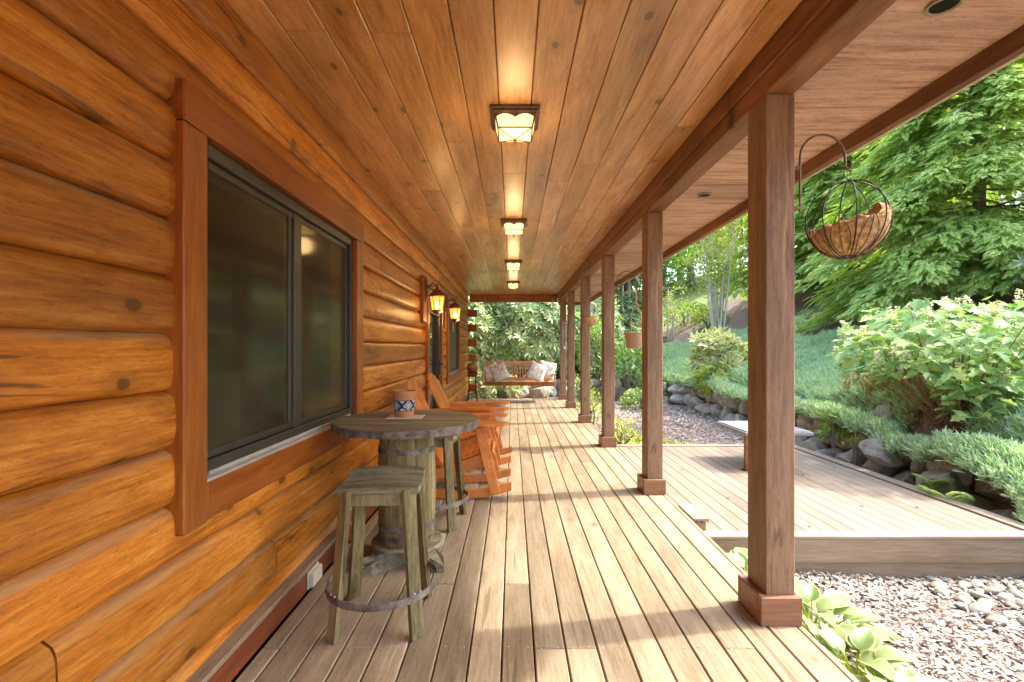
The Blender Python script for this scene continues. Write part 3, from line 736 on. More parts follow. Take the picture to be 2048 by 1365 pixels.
# ------------------------------------------------------------------ orange rocking chairs (facing +X)
def rocker(loc, rz, label):
    t = thing('rocking_chair', label, 'rocking chair', loc, rz, 'orange slatted rocking chairs by the door')
    O = M['orange']
    for s in (-1, 1):
        mb = MB(); pts = []; Rr = 1.55
        for i in range(17):
            u = -.50+1.02*i/16; pts.append((u, math.sqrt(Rr*Rr-(u-.04)**2)))
        vs = []; fs = []
        for (u, c) in pts:
            z = Rr-c+.001; h = .078-.012*abs(u)
            for (w, zz) in ((-.019, z), (.019, z), (.019, z+h), (-.019, z+h)): vs.append((u, s*.255+w, zz))
        for i in range(16):
            for j in range(4): fs.append((i*4+j, i*4+(j+1) % 4, (i+1)*4+(j+1) % 4, (i+1)*4+j))
        fs += [(3, 2, 1, 0), tuple(64+j for j in range(4))]
        mb.add(vs, fs).build('rocker', O, t, 30)
        # side rail of the seat: a shaped plank with a rounded nose
        pl = [(.365, .335), (.375, .385), (.345, .425), (.29, .425), (.15, .365), (-.02, .315), (-.36, .205), (-.385, .135), (-.36, .105), (-.10, .185), (.20, .265)]
        MB().prism([(x, 0, z) for x, z in pl], (0, s*.222-.016, 0), (0, .032, 0)).build('seat_rail', O, t)
        fl = MB(); fl.bar((.375, s*.285, .055), (.235, s*.285, .655), .034, .088, up=(1, 0, 0)); leg = fl.build('front_leg', O, t)
        for z in (.30, .345):
            bo = MB()
            m_ = Matrix.Rotation(R_(90), 3, 'X'); q = MB(); q.lathe([(.009, 0), (.007, .005)], (0, 0, 0), 10)
            bo.add([tuple(m_ @ Vector(v)+Vector((.315, s*.302 if s < 0 else .306, z))) for v in q.v], q.f).build('bolt', M['whitealu'], leg)
        MB().bar((-.30, s*.285, .075), (-.285, s*.285, .64), .034, .075, up=(1, 0, 0)).build('rear_leg', O, t)
        pl = [(.475, -.05), (.49, -.01), (.485, .035), (.45, .075), (.30, .082), (.0, .055), (-.33, .03), (-.40, .03), (-.40, -.035), (.25, -.058), (.44, -.062)]
        MB().prism([(x, s*(.290+y), .672-.02*(x < -.2)+.012*(x > .4)*0) for x, y in pl], (0, 0, 0), (0, 0, .025)).build('armrest', O, t)
        pl = [(.235, .665), (.235, .575), (.16, .63), (-.28, .60), (-.28, .645)]
        MB().prism([(x, 0, z) for x, z in pl], (0, s*.262-.012, 0), (0, .024, 0)).build('arm_brace', O, t)
    # seat slats following the curve of the rails
    cur = [(.362, .400), (.33, .432), (.285, .4375), (.225, .413), (.165, .388), (.105, .366), (.045, .348), (-.015, .330), (-.075, .312), (-.135, .293)]
    for i in range(len(cur)-1):
        (xa, za), (xb, zb) = cur[i], cur[i+1]
        dx, dz = xb-xa, zb-za; L = math.hypot(dx, dz); g = .005/L
        A = Vector((xa+dx*g, 0, za+dz*g)); B = Vector((xb-dx*g, 0, zb-dz*g)); d = (B-A).normalized(); up = d.cross(Vector((0, 1, 0)))
        if up.z < 0: up = -up
        Mx = Matrix((d, up.cross(d), up)).transposed()
        MB().obox((A+B)/2+up*.008, ((B-A).length/2, .262, .008), Mx, .003).build('seat_slat', O, t)
    # back: six slats fanned, reclined
    bd = Vector((-.405, 0, .90)).normalized(); bn = Vector((bd.z, 0, -bd.x)); org = Vector((-.115, 0, .275))
    n = 7
    for k in range(n):
        q = (k-(n-1)/2); y0, y1 = q*.070, q*.090; L = .87-.012*q*q; w0, w1 = .026, .034
        vs = []
        for hh in (0, .019):
            for (y, w, l) in ((y0, -w0, 0), (y0, w0, 0), (y1, w1, L-.012), (y1, w1-.02, L), (y1, -w1+.02, L), (y1, -w1, L-.012)):
                vs.append(org+bd*l+Vector((0, y+w, 0))+bn*hh)
        MB().add(vs, [(5, 4, 3, 2, 1, 0), (6, 7, 8, 9, 10, 11)]+[(i, (i+1) % 6, 6+(i+1) % 6, 6+i) for i in range(6)]).build('back_slat', O, t)
    for l, w in ((.40, .30), (.72, .27), (.06, .24)):
        c = org+bd*l-bn*.013; Mx = Matrix((bd, Vector((0, 1, 0)), bn)).transposed()
        MB().obox(c, (.035, w, .012), Mx, .003).build('back_rail', O, t)
    MB().box(.325, .36, -.205, .205, .30, .39, .004).build('front_apron', O, t)
    return t
rk = rocker((-.535, 4.615, 0), R_(1), 'nearer orange rocking chair, partly hidden by the barrel table and the far stool')
rk2 = copy_tree(rk); rk2.location = (-.53, 5.715, 0); rk2.rotation_euler.z = R_(-1.5); rk2['label'] = 'farther orange rocking chair, its tall back standing against the door'

# ------------------------------------------------------------------ bench swing with cushions
SY = 12.15
sw = thing('bench_swing', 'hanging wooden bench swing with a slatted back at the far end of the porch', 'swing', (.163, SY, 0))
W = .875
MB().box(-W, W, -.30, -.268, .43, .52, .004).build('front_rail', M['trim'], sw)
for k in range(6): MB().box(-W+.03, W-.03, -.262+.088*k, -.262+.088*k+.08, .485, .505, .003).build('seat_slat', M['swingwood'], sw)
bk = Vector((0, .22, 1)).normalized()
def bp(x, h): return Vector((x, .265, .50))+bk*h+Vector((x*0, 0, 0))
MB().bar(bp(-W+.02, .475), bp(W-.02, .475), .105, .032, up=(0, -1, .2)).build('top_rail', M['swingwood'], sw)
MB().bar(bp(-W+.02, .06), bp(W-.02, .06), .09, .032, up=(0, -1, .2)).build('lower_rail', M['swingwood'], sw)
for k in range(24):
    x = -W+.08+(2*W-.16)*k/23; MB().bar(bp(x, .10), bp(x, .43), .036, .016, up=(0, -1, .2)).build('back_slat', M['swingwood'], sw)
for s in (-1, 1):
    MB().box(s*W-.03 if s > 0 else s*W-.045, s*W+.045 if s > 0 else s*W+.03, -.31, .36, .70, .728, .006).build('armrest', M['swingwood'], sw)
    MB().box(s*(W+.012)-.022, s*(W+.012)+.022, -.295, -.25, .415, .699, .005).build('arm_post', M['swingwood'], sw)
    MB().bar(bp(s*(W-.02), -.02), bp(s*(W-.02), .53), .05, .05, up=(0, -1, .2)).build('back_stile', M['swingwood'], sw)
    for yy in (-.27, .33):
        ch = MB(); p = Vector((s*(W+.0), yy, .73)); q = Vector((s*(W-.02), .05, 2.64)); L = (q-p).length; n = int(L/.05); d = (q-p).normalized()
        for i in range(n):
            c = p.lerp(q, (i+.5)/n); a = Vector((0, 1, 0)) if i % 2 else Vector((1, 0, 0)); a = (a-d*a.dot(d)).normalized()
            ch.tube([c+d*.031*math.cos(tt)+a*.010*math.sin(tt) for tt in [2*math.pi*j/8 for j in range(8)]], .0028, 5, True)
        ch.build('chain', M['whitealu'], sw)
def cushion_mat():
    t = NT('floral_cloth'); a = t.noise(t.coords(), 9, 4, .6, 2.0); b = t.noise(t.coords(), 15, 3, .6, 1.5)
    c = t.mix(t.smooth(a, .52, .56), (.74, .73, .68), (.36, .42, .44)); c = t.mix(t.smooth(a, .60, .64), c, (.74, .73, .68))
    c = t.mix(t.smooth(b, .60, .65), c, (.48, .20, .15)); c = t.mix(t.smooth(t.noise(t.coords((1, 1, 1)), 12, 2, .5, 1), .62, .66), c, (.30, .36, .22))
    return t.done(t.principled(c, .85, .2))
CM = cushion_mat()
def cushion(loc, tilt, lean, size, label):
    mb = MB(); n = 14; vs = []; fs = []
    for sg in (1, -1):
        for i in range(n+1):
            for j in range(n+1):
                u, v = -1+2*i/n, -1+2*j/n
                e = (1-abs(u)**4)*(1-abs(v)**4); pin = 1-.07*(1-max(abs(u), abs(v)))*0-.06*(abs(u*v) < .5)*(max(abs(u), abs(v))**4)*(1-min(abs(u), abs(v)))
                vs.append((u*size*pin, sg*.085*max(0, e)**.55, v*size*pin))
    m = (n+1)**2
    for sgi in (0, 1):
        for i in range(n):
            for j in range(n):
                f = (sgi*m+i*(n+1)+j, sgi*m+(i+1)*(n+1)+j, sgi*m+(i+1)*(n+1)+j+1, sgi*m+i*(n+1)+j+1); fs.append(f if sgi else f[::-1])
    o = mb.add(vs, fs).build('cushion', CM, None, 60); bm = bmesh.new(); bm.from_mesh(o.data); bmesh.ops.remove_doubles(bm, verts=bm.verts, dist=.0005); bm.to_mesh(o.data); bm.free(); o.data.shade_smooth()
    o.location = loc; o.rotation_euler = (R_(lean), R_(tilt), 0)
    return tag(o, label, 'cushion', 'floral cushions on the bench swing')
cushion((-.545, SY-.03, .745), -22, -14, .215, 'floral cushion at the left arm of the swing, half covered by its neighbour')
cushion((-.34, SY-.09, .74), -24, -16, .225, 'floral cushion lying on top of the leftmost one on the swing')
cushion((.60, SY-.10, .752), 22, -16, .235, 'floral cushion on the right half of the swing, lying in front of its neighbour')
cushion((.86, SY-.0, .79), 14, -12, .225, 'floral cushion at the right arm of the swing, highest against the back')

# ------------------------------------------------------------------ hanging baskets, bucket, chime, dish
def hook(x, y, ztop, span, zbot, zhook, label):
    t = thing('plant_hook', label, 'hook', (x, y, 0), 0, 'iron plant hooks on the posts')
    h = MB(); pts = [(0, 0, zbot), (0, 0, zbot+.12), (0, 0, ztop-span/2)]
    for k in range(1, 13):
        a = math.pi*(1-k/12); pts.append((span/2+span/2*math.cos(a), 0, ztop-span/2+span/2*math.sin(a)))
    pts += [(span+.002, 0, (ztop-span/2+zhook)/2), (span, 0, zhook+.02), (span+.012, 0, zhook+.003), (span+.028, 0, zhook+.008), (span+.036, 0, zhook+.03)]
    h.tube(pts, .0058, 8).build('rod', M['bronze'], t, 40)
    b = MB()
    for z in (zbot+.02, zbot+.22): b.box(-.030-(x-1.445), -.004, -.012, .012, z-.008, z+.008, .001)
    b.build('bracket', M['bronze'], t); return t
hook(1.455, 2.43, 2.452, .228, 2.06, 2.275, 'curved iron hook on the nearest post, holding the coir basket')
bs = thing('hanging_basket', 'large wire globe basket with a ragged coir liner hanging beside the nearest post', 'basket', (1.695, 2.43, 2.02))
wr = MB(); rad = .182
for k in range(4):
    a = R_(22)+math.pi*k/4
    wr.tube([(rad*math.sin(t_)*math.cos(a), rad*math.sin(t_)*math.sin(a), .195*math.cos(t_)-.0) for t_ in np.linspace(0, 2*math.pi, 40)[:-1]], .0032, 6, True)
rn = random.Random(2)
for k in range(8):                              # petal wires of the lower half
    a0 = R_(22)+math.pi*k/4
    for j in (-1.7, 0, 1.7):
        pts = []
        for i in range(11):
            u = i/10; th = math.pi*.50+(math.pi*.46)*u; r = rad*math.sin(th)*1.003; aa = a0+math.pi/8+(math.pi/8)*(j/2.3)*math.sin(math.pi*min(1, u*1.0))
            pts.append((r*math.cos(aa), r*math.sin(aa), .195*math.cos(th)))
        wr.tube(pts, .0016, 5)
wr.tube([(.05*math.cos(t_), .05*math.sin(t_), -.188) for t_ in np.linspace(0, 2*math.pi, 20)[:-1]], .0025, 6, True)
wr.build('wire_frame', M['iron'], bs, 40)
rg = MB(); rg.tube([(.0, 0, .195), (.004, 0, .205), (-.012, 0, .218), (-.018, 0, .24), (0, 0, .258), (.018, 0, .245), (.016, 0, .225)], .003, 6); rg.build('ring', M['bronze'], bs, 40)
ln = MB(); vs = []; fs = []; na, nz = 56, 14
for i in range(nz+1):
    for k in range(na):
        a = 2*math.pi*k/na; top_ = -.005+.055*noise.noise((math.cos(a)*1.3, math.sin(a)*1.3, 4.2))+.045*math.cos(a+.3)+.02*noise.noise((math.cos(a)*5, math.sin(a)*5, 1))
        zb = -.186; z = zb+(top_-zb)*(i/nz); s = min(1, abs(z/.195)); r = .176*math.sqrt(max(.02, 1-s*s))*(1+.05*noise.noise((math.cos(a)*4, math.sin(a)*4, z*16))); 
        if i == nz: r *= .93
        vs.append((r*math.cos(a), r*math.sin(a), z))
for i in range(nz):
    for k in range(na): fs.append((i*na+k, i*na+(k+1) % na, (i+1)*na+(k+1) % na, (i+1)*na+k))
fs.append(tuple(range(na))[::-1])
outer = len(vs); vs += [(x*.86, y*.86, z+.004) for x, y, z in vs]
for i in range(nz):
    for k in range(na): fs.append((outer+i*na+k, outer+(i+1)*na+k, outer+(i+1)*na+(k+1) % na, outer+i*na+(k+1) % na))
for k in range(na): fs.append((nz*na+k, nz*na+(k+1) % na, outer+nz*na+(k+1) % na, outer+nz*na+k))
liner = ln.add(vs, fs).build('coir_liner', M['coir'], bs, 60, False)
nr = np.random.default_rng(4); m = 1500
vi = nr.integers(0, outer, m); base = np.array(vs)[vi]; topb = nr.random(m) < .45
vi2 = nr.integers(nz*na-na, outer, m); base = np.where(topb[:, None], np.array(vs)[vi2], base)
nrm = base/np.linalg.norm(base, axis=1, keepdims=True); D = nrm*.6+nr.normal(0, .7, (m, 3)); D[:, 2] += np.where(topb, .3, -.1)
hv = [(0, -.03, 0), (0, .03, 0), (.5, .02, .09), (1, 0, .02), (.5, -.02, .09)]
tag(scatter('coir_fibres', [(hv, [(0, 1, 2, 4), (4, 2, 3)], base, frames(D, nr.normal(0, 1, (m, 3))), nr.uniform(.012, .035, m))], M['coir'], liner), kind='stuff')

hook(1.445, 6.60, 2.42, .245, 1.95, 2.24, 'curved iron hook on the third post, holding the copper bucket')
bu = thing('hanging_bucket', 'tapered clay coloured bucket with leaves hanging on a long wire handle behind the second post', 'bucket', (1.70, 6.60, 1.365))
MB().lathe([(.125, 0), (.128, .004), (.155, .19), (.168, .20), (.170, .212), (.160, .214), (.145, .19)], (0, 0, 0), 36).build('pail', plain('clay_pail', (.40, .27, .19), .6, .2, 8), bu, 40)
hd = MB()
for s in (-1, 1):
    hd.tube([(s*.15*.45, 0, .20), (s*.072, 0, .36), (s*.065, 0, .46), (s*.03, 0, .55), (s*.006, 0, .64), (0, 0, .885)], .0065, 6)
hd.build('handle', plain('copper_wire', (.42, .20, .10), .4, .2, 20, .6), bu, 40)
sb = thing('hanging_basket', 'small torn coir basket on thin wires beside the fourth post', 'basket', (1.43, 8.82, 1.93))
MB().lathe([(.03, -.17), (.09, -.13), (.135, -.06), (.15, 0), (.14, .012), (.12, -.04), (.05, -.11)], (0, 0, 0), 24, True, True).build('coir_liner', M['coir'], sb, 60)
w = MB()
for k in range(3):
    a = R_(20)+k*2.094; w.tube([(.15*math.cos(a), .15*math.sin(a), 0), (0, 0, .42)], .0025, 5)
w.tube([(.15*math.cos(q), .15*math.sin(q), 0) for q in np.linspace(0, 2*math.pi, 24)[:-1]], .004, 5, True); w.tube([(0, 0, .42), (0, 0, .724)], .003, 5)
w.build('wires', M['bronze'], sb)
ds = thing('wall_thermometer', 'round white dial on the garden side of the fourth post, above the small basket', 'dial', (1.405, 8.90, 2.115))
q = MB(); q.lathe([(.085, 0), (.095, .006), (.095, .02), (.088, .024)], (0, 0, 0), 32); q.v = [(x, -z, y) for x, y, z in q.v]; q.build('dial_case', plain('pale_dial', (.62, .58, .52), .5, .05, 8), ds, 40)
q = MB(); q.lathe([(.080, .0245), (.079, .0255)], (0, 0, 0), 32); q.v = [(x, -z, y) for x, y, z in q.v]; q.build('dial_face', plain('white_dial', (.72, .70, .65), .4, .05, 8), ds, 40)
MB().box(-.065, -.02, .0, .02, -.015, .015, .002).build('dial_bracket', M['bronze'], ds)
wc = thing('wind_chime', 'dangling wind chime of silver tubes under the rim beam beside the farthest post', 'wind chime', (1.30, 12.05, 0))
MB().lathe([(.055, 1.97), (.06, 1.985), (.05, 2.0)], (0, 0, 0), 20).build('disc', M['swingwood'], wc, 40)
w = MB()
for k in range(5):
    a = 2*math.pi*k/5; tu = MB(); L = .42+.05*k; tu.tube([(.045*math.cos(a), .045*math.sin(a), 1.93), (.045*math.cos(a), .045*math.sin(a), 1.93-L)], .010, 10)
    tu.build('chime_tube', plain('chime_metal_%d' % k, (.5, .5, .48), .22, .05, 10, .9), wc, 40)
    w.tube([(.045*math.cos(a), .045*math.sin(a), 1.97), (.045*math.cos(a), .045*math.sin(a), 1.92)], .0015, 4); w.tube([(.045*math.cos(a), .045*math.sin(a), 2.0), (0, 0, 2.12)], .0015, 4)
w.tube([(0, 0, 2.643), (0, 0, 1.38)], .0018, 4); w.build('cords', M['iron'], wc)
MB().lathe([(.008, 1.31), (.035, 1.33), (.042, 1.36), (.03, 1.385), (.006, 1.39)], (0, 0, 0), 14).build('clapper', plain('pale_shell', (.6, .58, .52), .4, .1, 10), wc, 40)

# ------------------------------------------------------------------ small things on the wall and floor
ob = thing('outlet_box', 'almond plastic weatherproof outlet cover on the red skirting board behind the near stool', 'outlet', (-1.151, 2.755, .066))
MB().box(.0, .012, -.072, .072, -.048, .048, .003).build('base_plate', M['outlet'], ob)
MB().box(.0125, .034, -.060, .068, -.040, .040, .006).build('flip_cover', M['outlet'], ob)
MB().box(.014, .036, -.069, -.0615, -.036, .036, .002).build('hinge', M['outlet'], ob)
ov = thing('oval_plaque', 'small pale oval sign hanging inside the screened window by the far corner', 'plaque', (-1.205, 9.70, 1.78))
q = MB(); q.lathe([(.09, 0), (.094, .004), (.09, .009)], (0, 0, 0), 32); q.v = [(z, y*.72, x*1.05) for x, y, z in q.v]; q.build('plaque_body', plain('plaque_cream', (.55, .5, .38), .5, .08, 12), ov, 40)
q = MB(); q.tube([(.006, .052*math.cos(a), .078*math.sin(a)) for a in np.linspace(0, 2*math.pi, 28)[:-1]], .003, 5, True); q.tube([(.004, 0, .09), (.003, 0, .2)], .0015, 4); q.build('plaque_trim', M['bronze'], ov, 40)
ps = thing('plant_stand', 'slim black iron plant stand at the far corner of the cabin', 'plant stand', (-1.0, 11.95, 0))
MB().lathe([(.15, .735), (.155, .74), (.15, .75)], (0, 0, 0), 28).build('shelf', M['iron'], ps, 40)
for k in range(4):
    a = R_(45)+k*math.pi/2; l = MB(); c, s = math.cos(a), math.sin(a)
    l.tube([(.13*c, .13*s, .74), (.115*c, .115*s, .5), (.125*c, .125*s, .25), (.16*c, .16*s, .05), (.20*c, .20*s, .006)], .008, 6); l.build('leg', M['iron'], ps, 40)
q = MB()
for z in (.22, .52): q.tube([(.118*math.cos(a), .118*math.sin(a), z) for a in np.linspace(0, 2*math.pi, 24)[:-1]], .006, 5, True)
q.build('hoops', M['iron'], ps, 40)
rp = thing('glazed_pot', 'round red and tan pot with dry twigs on the black plant stand', 'pot', (-1.0, 11.95, .7505))
MB().lathe([(.07, .0), (.10, .015), (.135, .07), (.145, .12), (.145, .121)], (0, 0, 0), 28, True, False).build('lower_body', plain('red_glaze', (.30, .06, .03), .3, .2, 9), rp, 40)
MB().lathe([(.145, .1215), (.13, .17), (.105, .205), (.115, .225), (.10, .225), (.09, .19)], (0, 0, 0), 28, False, True).build('upper_body', plain('tan_glaze', (.32, .20, .09), .35, .2, 9), rp, 40)
tw = MB(); rn = random.Random(8)
for k in range(22):
    a = rn.uniform(0, 6.28); l = rn.uniform(.12, .3); r = rn.uniform(.1, .32)
    tw.tube([(.05*math.cos(a), .05*math.sin(a), .2), (r*.5*math.cos(a), r*.5*math.sin(a), .2+l*.7), (r*math.cos(a+.2), r*math.sin(a+.2), .2+l*.75)], [.003, .0025, .001], 4)
tw.build('twigs', plain('dry_twig', (.35, .27, .13), .8, .2, 20), rp)

# low table on the side deck
lt = thing('patio_table', 'low patio table with a slate grey top on the side deck behind the nearest post', 'patio table', (3.28, 6.33, -.15))
MB().box(-.42, .42, -.44, .44, .44, .478, .004).box(-.40, .40, -.42, .42, .479, .492, .004).build('table_top', plain('slate_top', (.24, .245, .25), .5, .12, 6), lt)
for sx in (-.40, .05):
    MB().box(sx-.0, sx+.05, -.40, -.35, .016, .439, .003).build('leg', M['beam'], lt)
    MB().box(sx-.03, sx+.06, -.415, -.335, .001, .0155, .002).build('foot_plate', M['iron'], lt)
MB().box(-.345, .045, -.385, -.365, .30, .43, .002).build('apron', M['beam'], lt)
# ------------------------------------------------------------------ terrain
def sstep(x, a, b):
    t = np.clip((x-a)/(b-a), 0, 1); return t*t*(3-2*t)
def edgeF(x, y): return np.maximum(np.maximum(x-5.05, y-15.35), (x-5.05+y-15.35+1.8)/1.414)
def gz(x, y):
    x = np.asarray(x, float); y = np.asarray(y, float)
    low = -.53+.03*np.clip(y-4, 0, 12)
    hi = .30+.44*np.clip(x-5, 0, 7)+.22*np.clip(x-12, 0, 40)+.13*np.clip(y-17, 0, 25)+.05*np.clip(y-42, 0, 100)
    w = sstep(edgeF(x, y), -.05, .45)
    return low*(1-w)+hi*w
def gz1(x, y): return float(gz(np.array([x]), np.array([y]))[0])
NR = np.random.default_rng(7)

def ground_mat():
    t = NT('mulch_ground'); co = t.coords()
    a = t.noise(t.coords((1, 1, 1)), 38, 6, .75); b = t.noise(co, 1.1, 4, .6)
    c = t.ramp(a, [(.3, (.14, .09, .068)), (.5, (.32, .225, .175)), (.7, (.5, .40, .33))])
    sp = t.n('ShaderNodeSeparateXYZ'); t.l(co, sp.inputs[0])
    lawn = t.smooth(t.math('ADD', sp.outputs[1], t.math('MULTIPLY', b, 6)), 25.5, 27.5)
    g = t.ramp(t.noise(co, 9, 6, .7), [(.3, (.20, .26, .08)), (.7, (.42, .46, .18))])
    return t.done(t.principled(t.mix(lawn, c, g), .9, .15, a, .9, .03))
xs = np.concatenate([np.linspace(-120, -6, 12), np.arange(-4, 13, .22), np.linspace(13.5, 30, 24), np.linspace(34, 150, 12)])
ys = np.concatenate([np.linspace(-90, -6, 10), np.arange(-4, 22, .26), np.linspace(22.5, 50, 30), np.linspace(56, 200, 14)])
GX, GY = np.meshgrid(xs, ys, indexing='ij'); GZ = gz(GX, GY)
GZ += np.array([[.035*noise.noise((x*1.3, y*1.3, 0)) for y in ys] for x in xs])
V = np.stack([GX, GY, GZ], -1).reshape(-1, 3); ny = len(ys)
F = [(i*ny+j, (i+1)*ny+j, (i+1)*ny+j+1, i*ny+j+1) for i in range(len(xs)-1) for j in range(ny-1)]
me = bpy.data.meshes.new('ground'); me.from_pydata(V.tolist(), [], F); me.shade_smooth()
tag(link_mesh('ground', me, ground_mat()), kind='structure')

# bark mulch chips
def chips():
    bt = []
    tv = [(-.5, -.13, 0), (-.2, -.2, .03), (.5, -.1, 0), (.42, .12, .05), (-.1, .19, .0), (-.5, .1, .04)]
    for (x0, x1, y0, y1, n, s0, s1) in ((1.46, 5.0, 1.2, 3.9, 30000, .018, .058), (1.46, 5.0, 7.5, 11, 11000, .03, .07), (1.46, 5.0, 11, 15.2, 6000, .04, .09), (5.2, 9.5, 11.5, 18, 2500, .06, .12)):
        x = NR.uniform(x0, x1, n); y = NR.uniform(y0, y1, n); z = gz(x, y)+NR.uniform(.0, .045, n)+(.05*sstep(y, 3.2, 3.85)*(y < 4))*sstep(-x, -3.3, -2.4)
        a = NR.uniform(0, 2*np.pi, n); D = np.stack([np.cos(a), np.sin(a), NR.normal(0, .28, n)], 1)
        U = np.stack([NR.normal(0, .3, n), NR.normal(0, .3, n), np.ones(n)], 1)
        bt.append((tv, [(0, 1, 4, 5), (1, 2, 3, 4)], np.stack([x, y, z], 1), frames(D, U), NR.uniform(s0, s1, n)))
    t = NT('bark_chip'); r = t.island()
    c = t.ramp(r, [(0, (.15, .11, .085)), (.3, (.35, .295, .245)), (.65, (.49, .435, .375)), (1, (.65, .60, .53))])
    return tag(scatter('bark_mulch', bt, t.done(t.principled(c, .85, .2))), kind='stuff')
chips()

# ------------------------------------------------------------------ stones
def rock_mat():
    t = NT('field_stone'); a = t.noise(t.coords(), 5, 8, .7, .4); b = t.noise(t.coords(), 1.6, 4, .6); d = t.noise(t.coords(), 22, 5, .7)
    c = t.ramp(a, [(.3, (.20, .175, .14)), (.5, (.40, .365, .30)), (.7, (.54, .50, .43))])
    c = t.mix(t.smooth(d, .58, .68), c, (.46, .45, .40))
    nz = t.n('ShaderNodeSeparateXYZ'); t.l(t.n('ShaderNodeNewGeometry').outputs['Normal'], nz.inputs[0])
    m = t.math('MULTIPLY', t.smooth(b, .46, .62), t.smooth(nz.outputs[2], -.3, .6))
    c = t.mix(t.math('MULTIPLY', m, .75), c, (.13, .15, .045)); c = t.mix(t.math('MULTIPLY', t.smooth(t.noise(t.coords(), .9, 2), .55, .7), .4), c, (.30, .21, .14))
    return t.done(t.principled(c, .85, .25, a, .8, .05))
M['rock'] = rock_mat()
def stone_mesh(name, size, seed, sub=4, planes=11, rough=.13):
    bm = bmesh.new(); bmesh.ops.create_icosphere(bm, subdivisions=sub, radius=1); r = random.Random(seed)
    pl = []
    for _ in range(planes):
        n = Vector((r.gauss(0, 1), r.gauss(0, 1), r.gauss(0, .8))).normalized(); pl.append((n, r.uniform(.50, .84)))
    for v in bm.verts:
        p = v.co.copy()
        for n, d in pl:
            e = p.dot(n)-d
            if e > 0: p -= n*e*.92
        p *= 1+rough*noise.noise(p*1.8+Vector((seed*3.1, 0, 0)))+rough*.45*noise.noise(p*5+Vector((0, seed*2.3, 0)))+rough*.2*noise.noise(p*13+Vector((0, 0, seed*1.3)))
        v.co = Vector((p.x*size[0], p.y*size[1], p.z*size[2]))
    me = bpy.data.meshes.new(name); bm.to_mesh(me); bm.free(); me.shade_smooth(); me.set_sharp_from_angle(angle=R_(30)); return me
wall = thing('stone_retaining_wall', 'dry stacked fieldstone retaining wall with mossy boulders below the juniper bank', 'retaining wall', (5.0, 9, -.4))
rn = random.Random(21)
path = [(5.02, 2.6), (5.02, 13.3), (3.15, 15.2), (-3.5, 15.2)]
def along(s):
    for (a, b) in zip(path[:-1], path[1:]):
        L = math.hypot(b[0]-a[0], b[1]-a[1])
        if s <= L: u = s/L; return (a[0]+(b[0]-a[0])*u, a[1]+(b[1]-a[1])*u, math.atan2(b[1]-a[1], b[0]-a[0]))
        s -= L
    return None
tot = sum(math.hypot(b[0]-a[0], b[1]-a[1]) for a, b in zip(path[:-1], path[1:]))
k = 0
for row, (h, inset) in enumerate(((.10, -.08), (.44, .08))):
    s = rn.uniform(0, .3)
    while s < tot:
        w = rn.uniform(.26, .55)*(1.05 if row == 0 else .9); x, y, a = along(s+w/2 if s+w/2 < tot else tot-.01)
        nx, nyv = math.sin(a), -math.cos(a)          # towards the bank
        if not (row == 2 and rn.random() < .35):
            base = -.53+.03*max(0, min(y, 16)-4)
            hh = rn.uniform(.19, .27)
            o = link_mesh('stone', stone_mesh('stone', (w*.58, rn.uniform(.22, .32), hh), k+3), M['rock'], wall)
            o.location = Vector((x+nx*inset+rn.uniform(-.06, .06), y+nyv*inset+rn.uniform(-.06, .06), base+h+rn.uniform(-.05, .05)))-wall.location
            o.rotation_euler = (rn.uniform(-.25, .25), rn.uniform(-.25, .25), a+rn.uniform(-.25, .25)); k += 1
        s += w*1.02
def boulder(loc, size, rz, seed, label):
    o = link_mesh('boulder', stone_mesh('boulder', size, seed, 4, 10), M['rock']); o.location = loc; o.rotation_euler = (.1, -.08, rz); return tag(o, label, 'boulder')
boulder((.82, 14.35, .02), (.47, .3, .26), .1, 103, 'large smooth grey boulder in the open below the right half of the bench swing')
boulder((1.75, 14.5, -.0), (.36, .3, .24), -.3, 55, 'grey boulder just behind the foot of the farthest post')
boulder((.0, 14.6, -.10), (.45, .3, .2), .2, 56, 'low flat boulder behind the porch end under the middle of the swing')
boulder((3.05, 14.4, .22), (.32, .28, .42), .4, 57, 'upright pale boulder seen between the third and fourth posts')
boulder((3.42, 13.6, -.1), (.38, .3, .30), .1, 58, 'dark rounded boulder below the leafy hydrangea behind the hanging bucket')
boulder((4.80, 6.2, -.02), (.25, .30, .23), .3, 59, 'lichen spotted boulder leaning on the far edge of the side deck')
boulder((4.82, 5.4, -.14), (.22, .30, .20), -.2, 60, 'mossy boulder beside the side deck nearest the fern')
boulder((5.2, 6.75, .34), (.16, .14, .26), .5, 61, 'upright grey stone standing on top of the retaining wall')
boulder((5.4, 7.0, .36), (.30, .2, .13), .2, 62, 'flat grey stone capping the wall beside the upright stone')

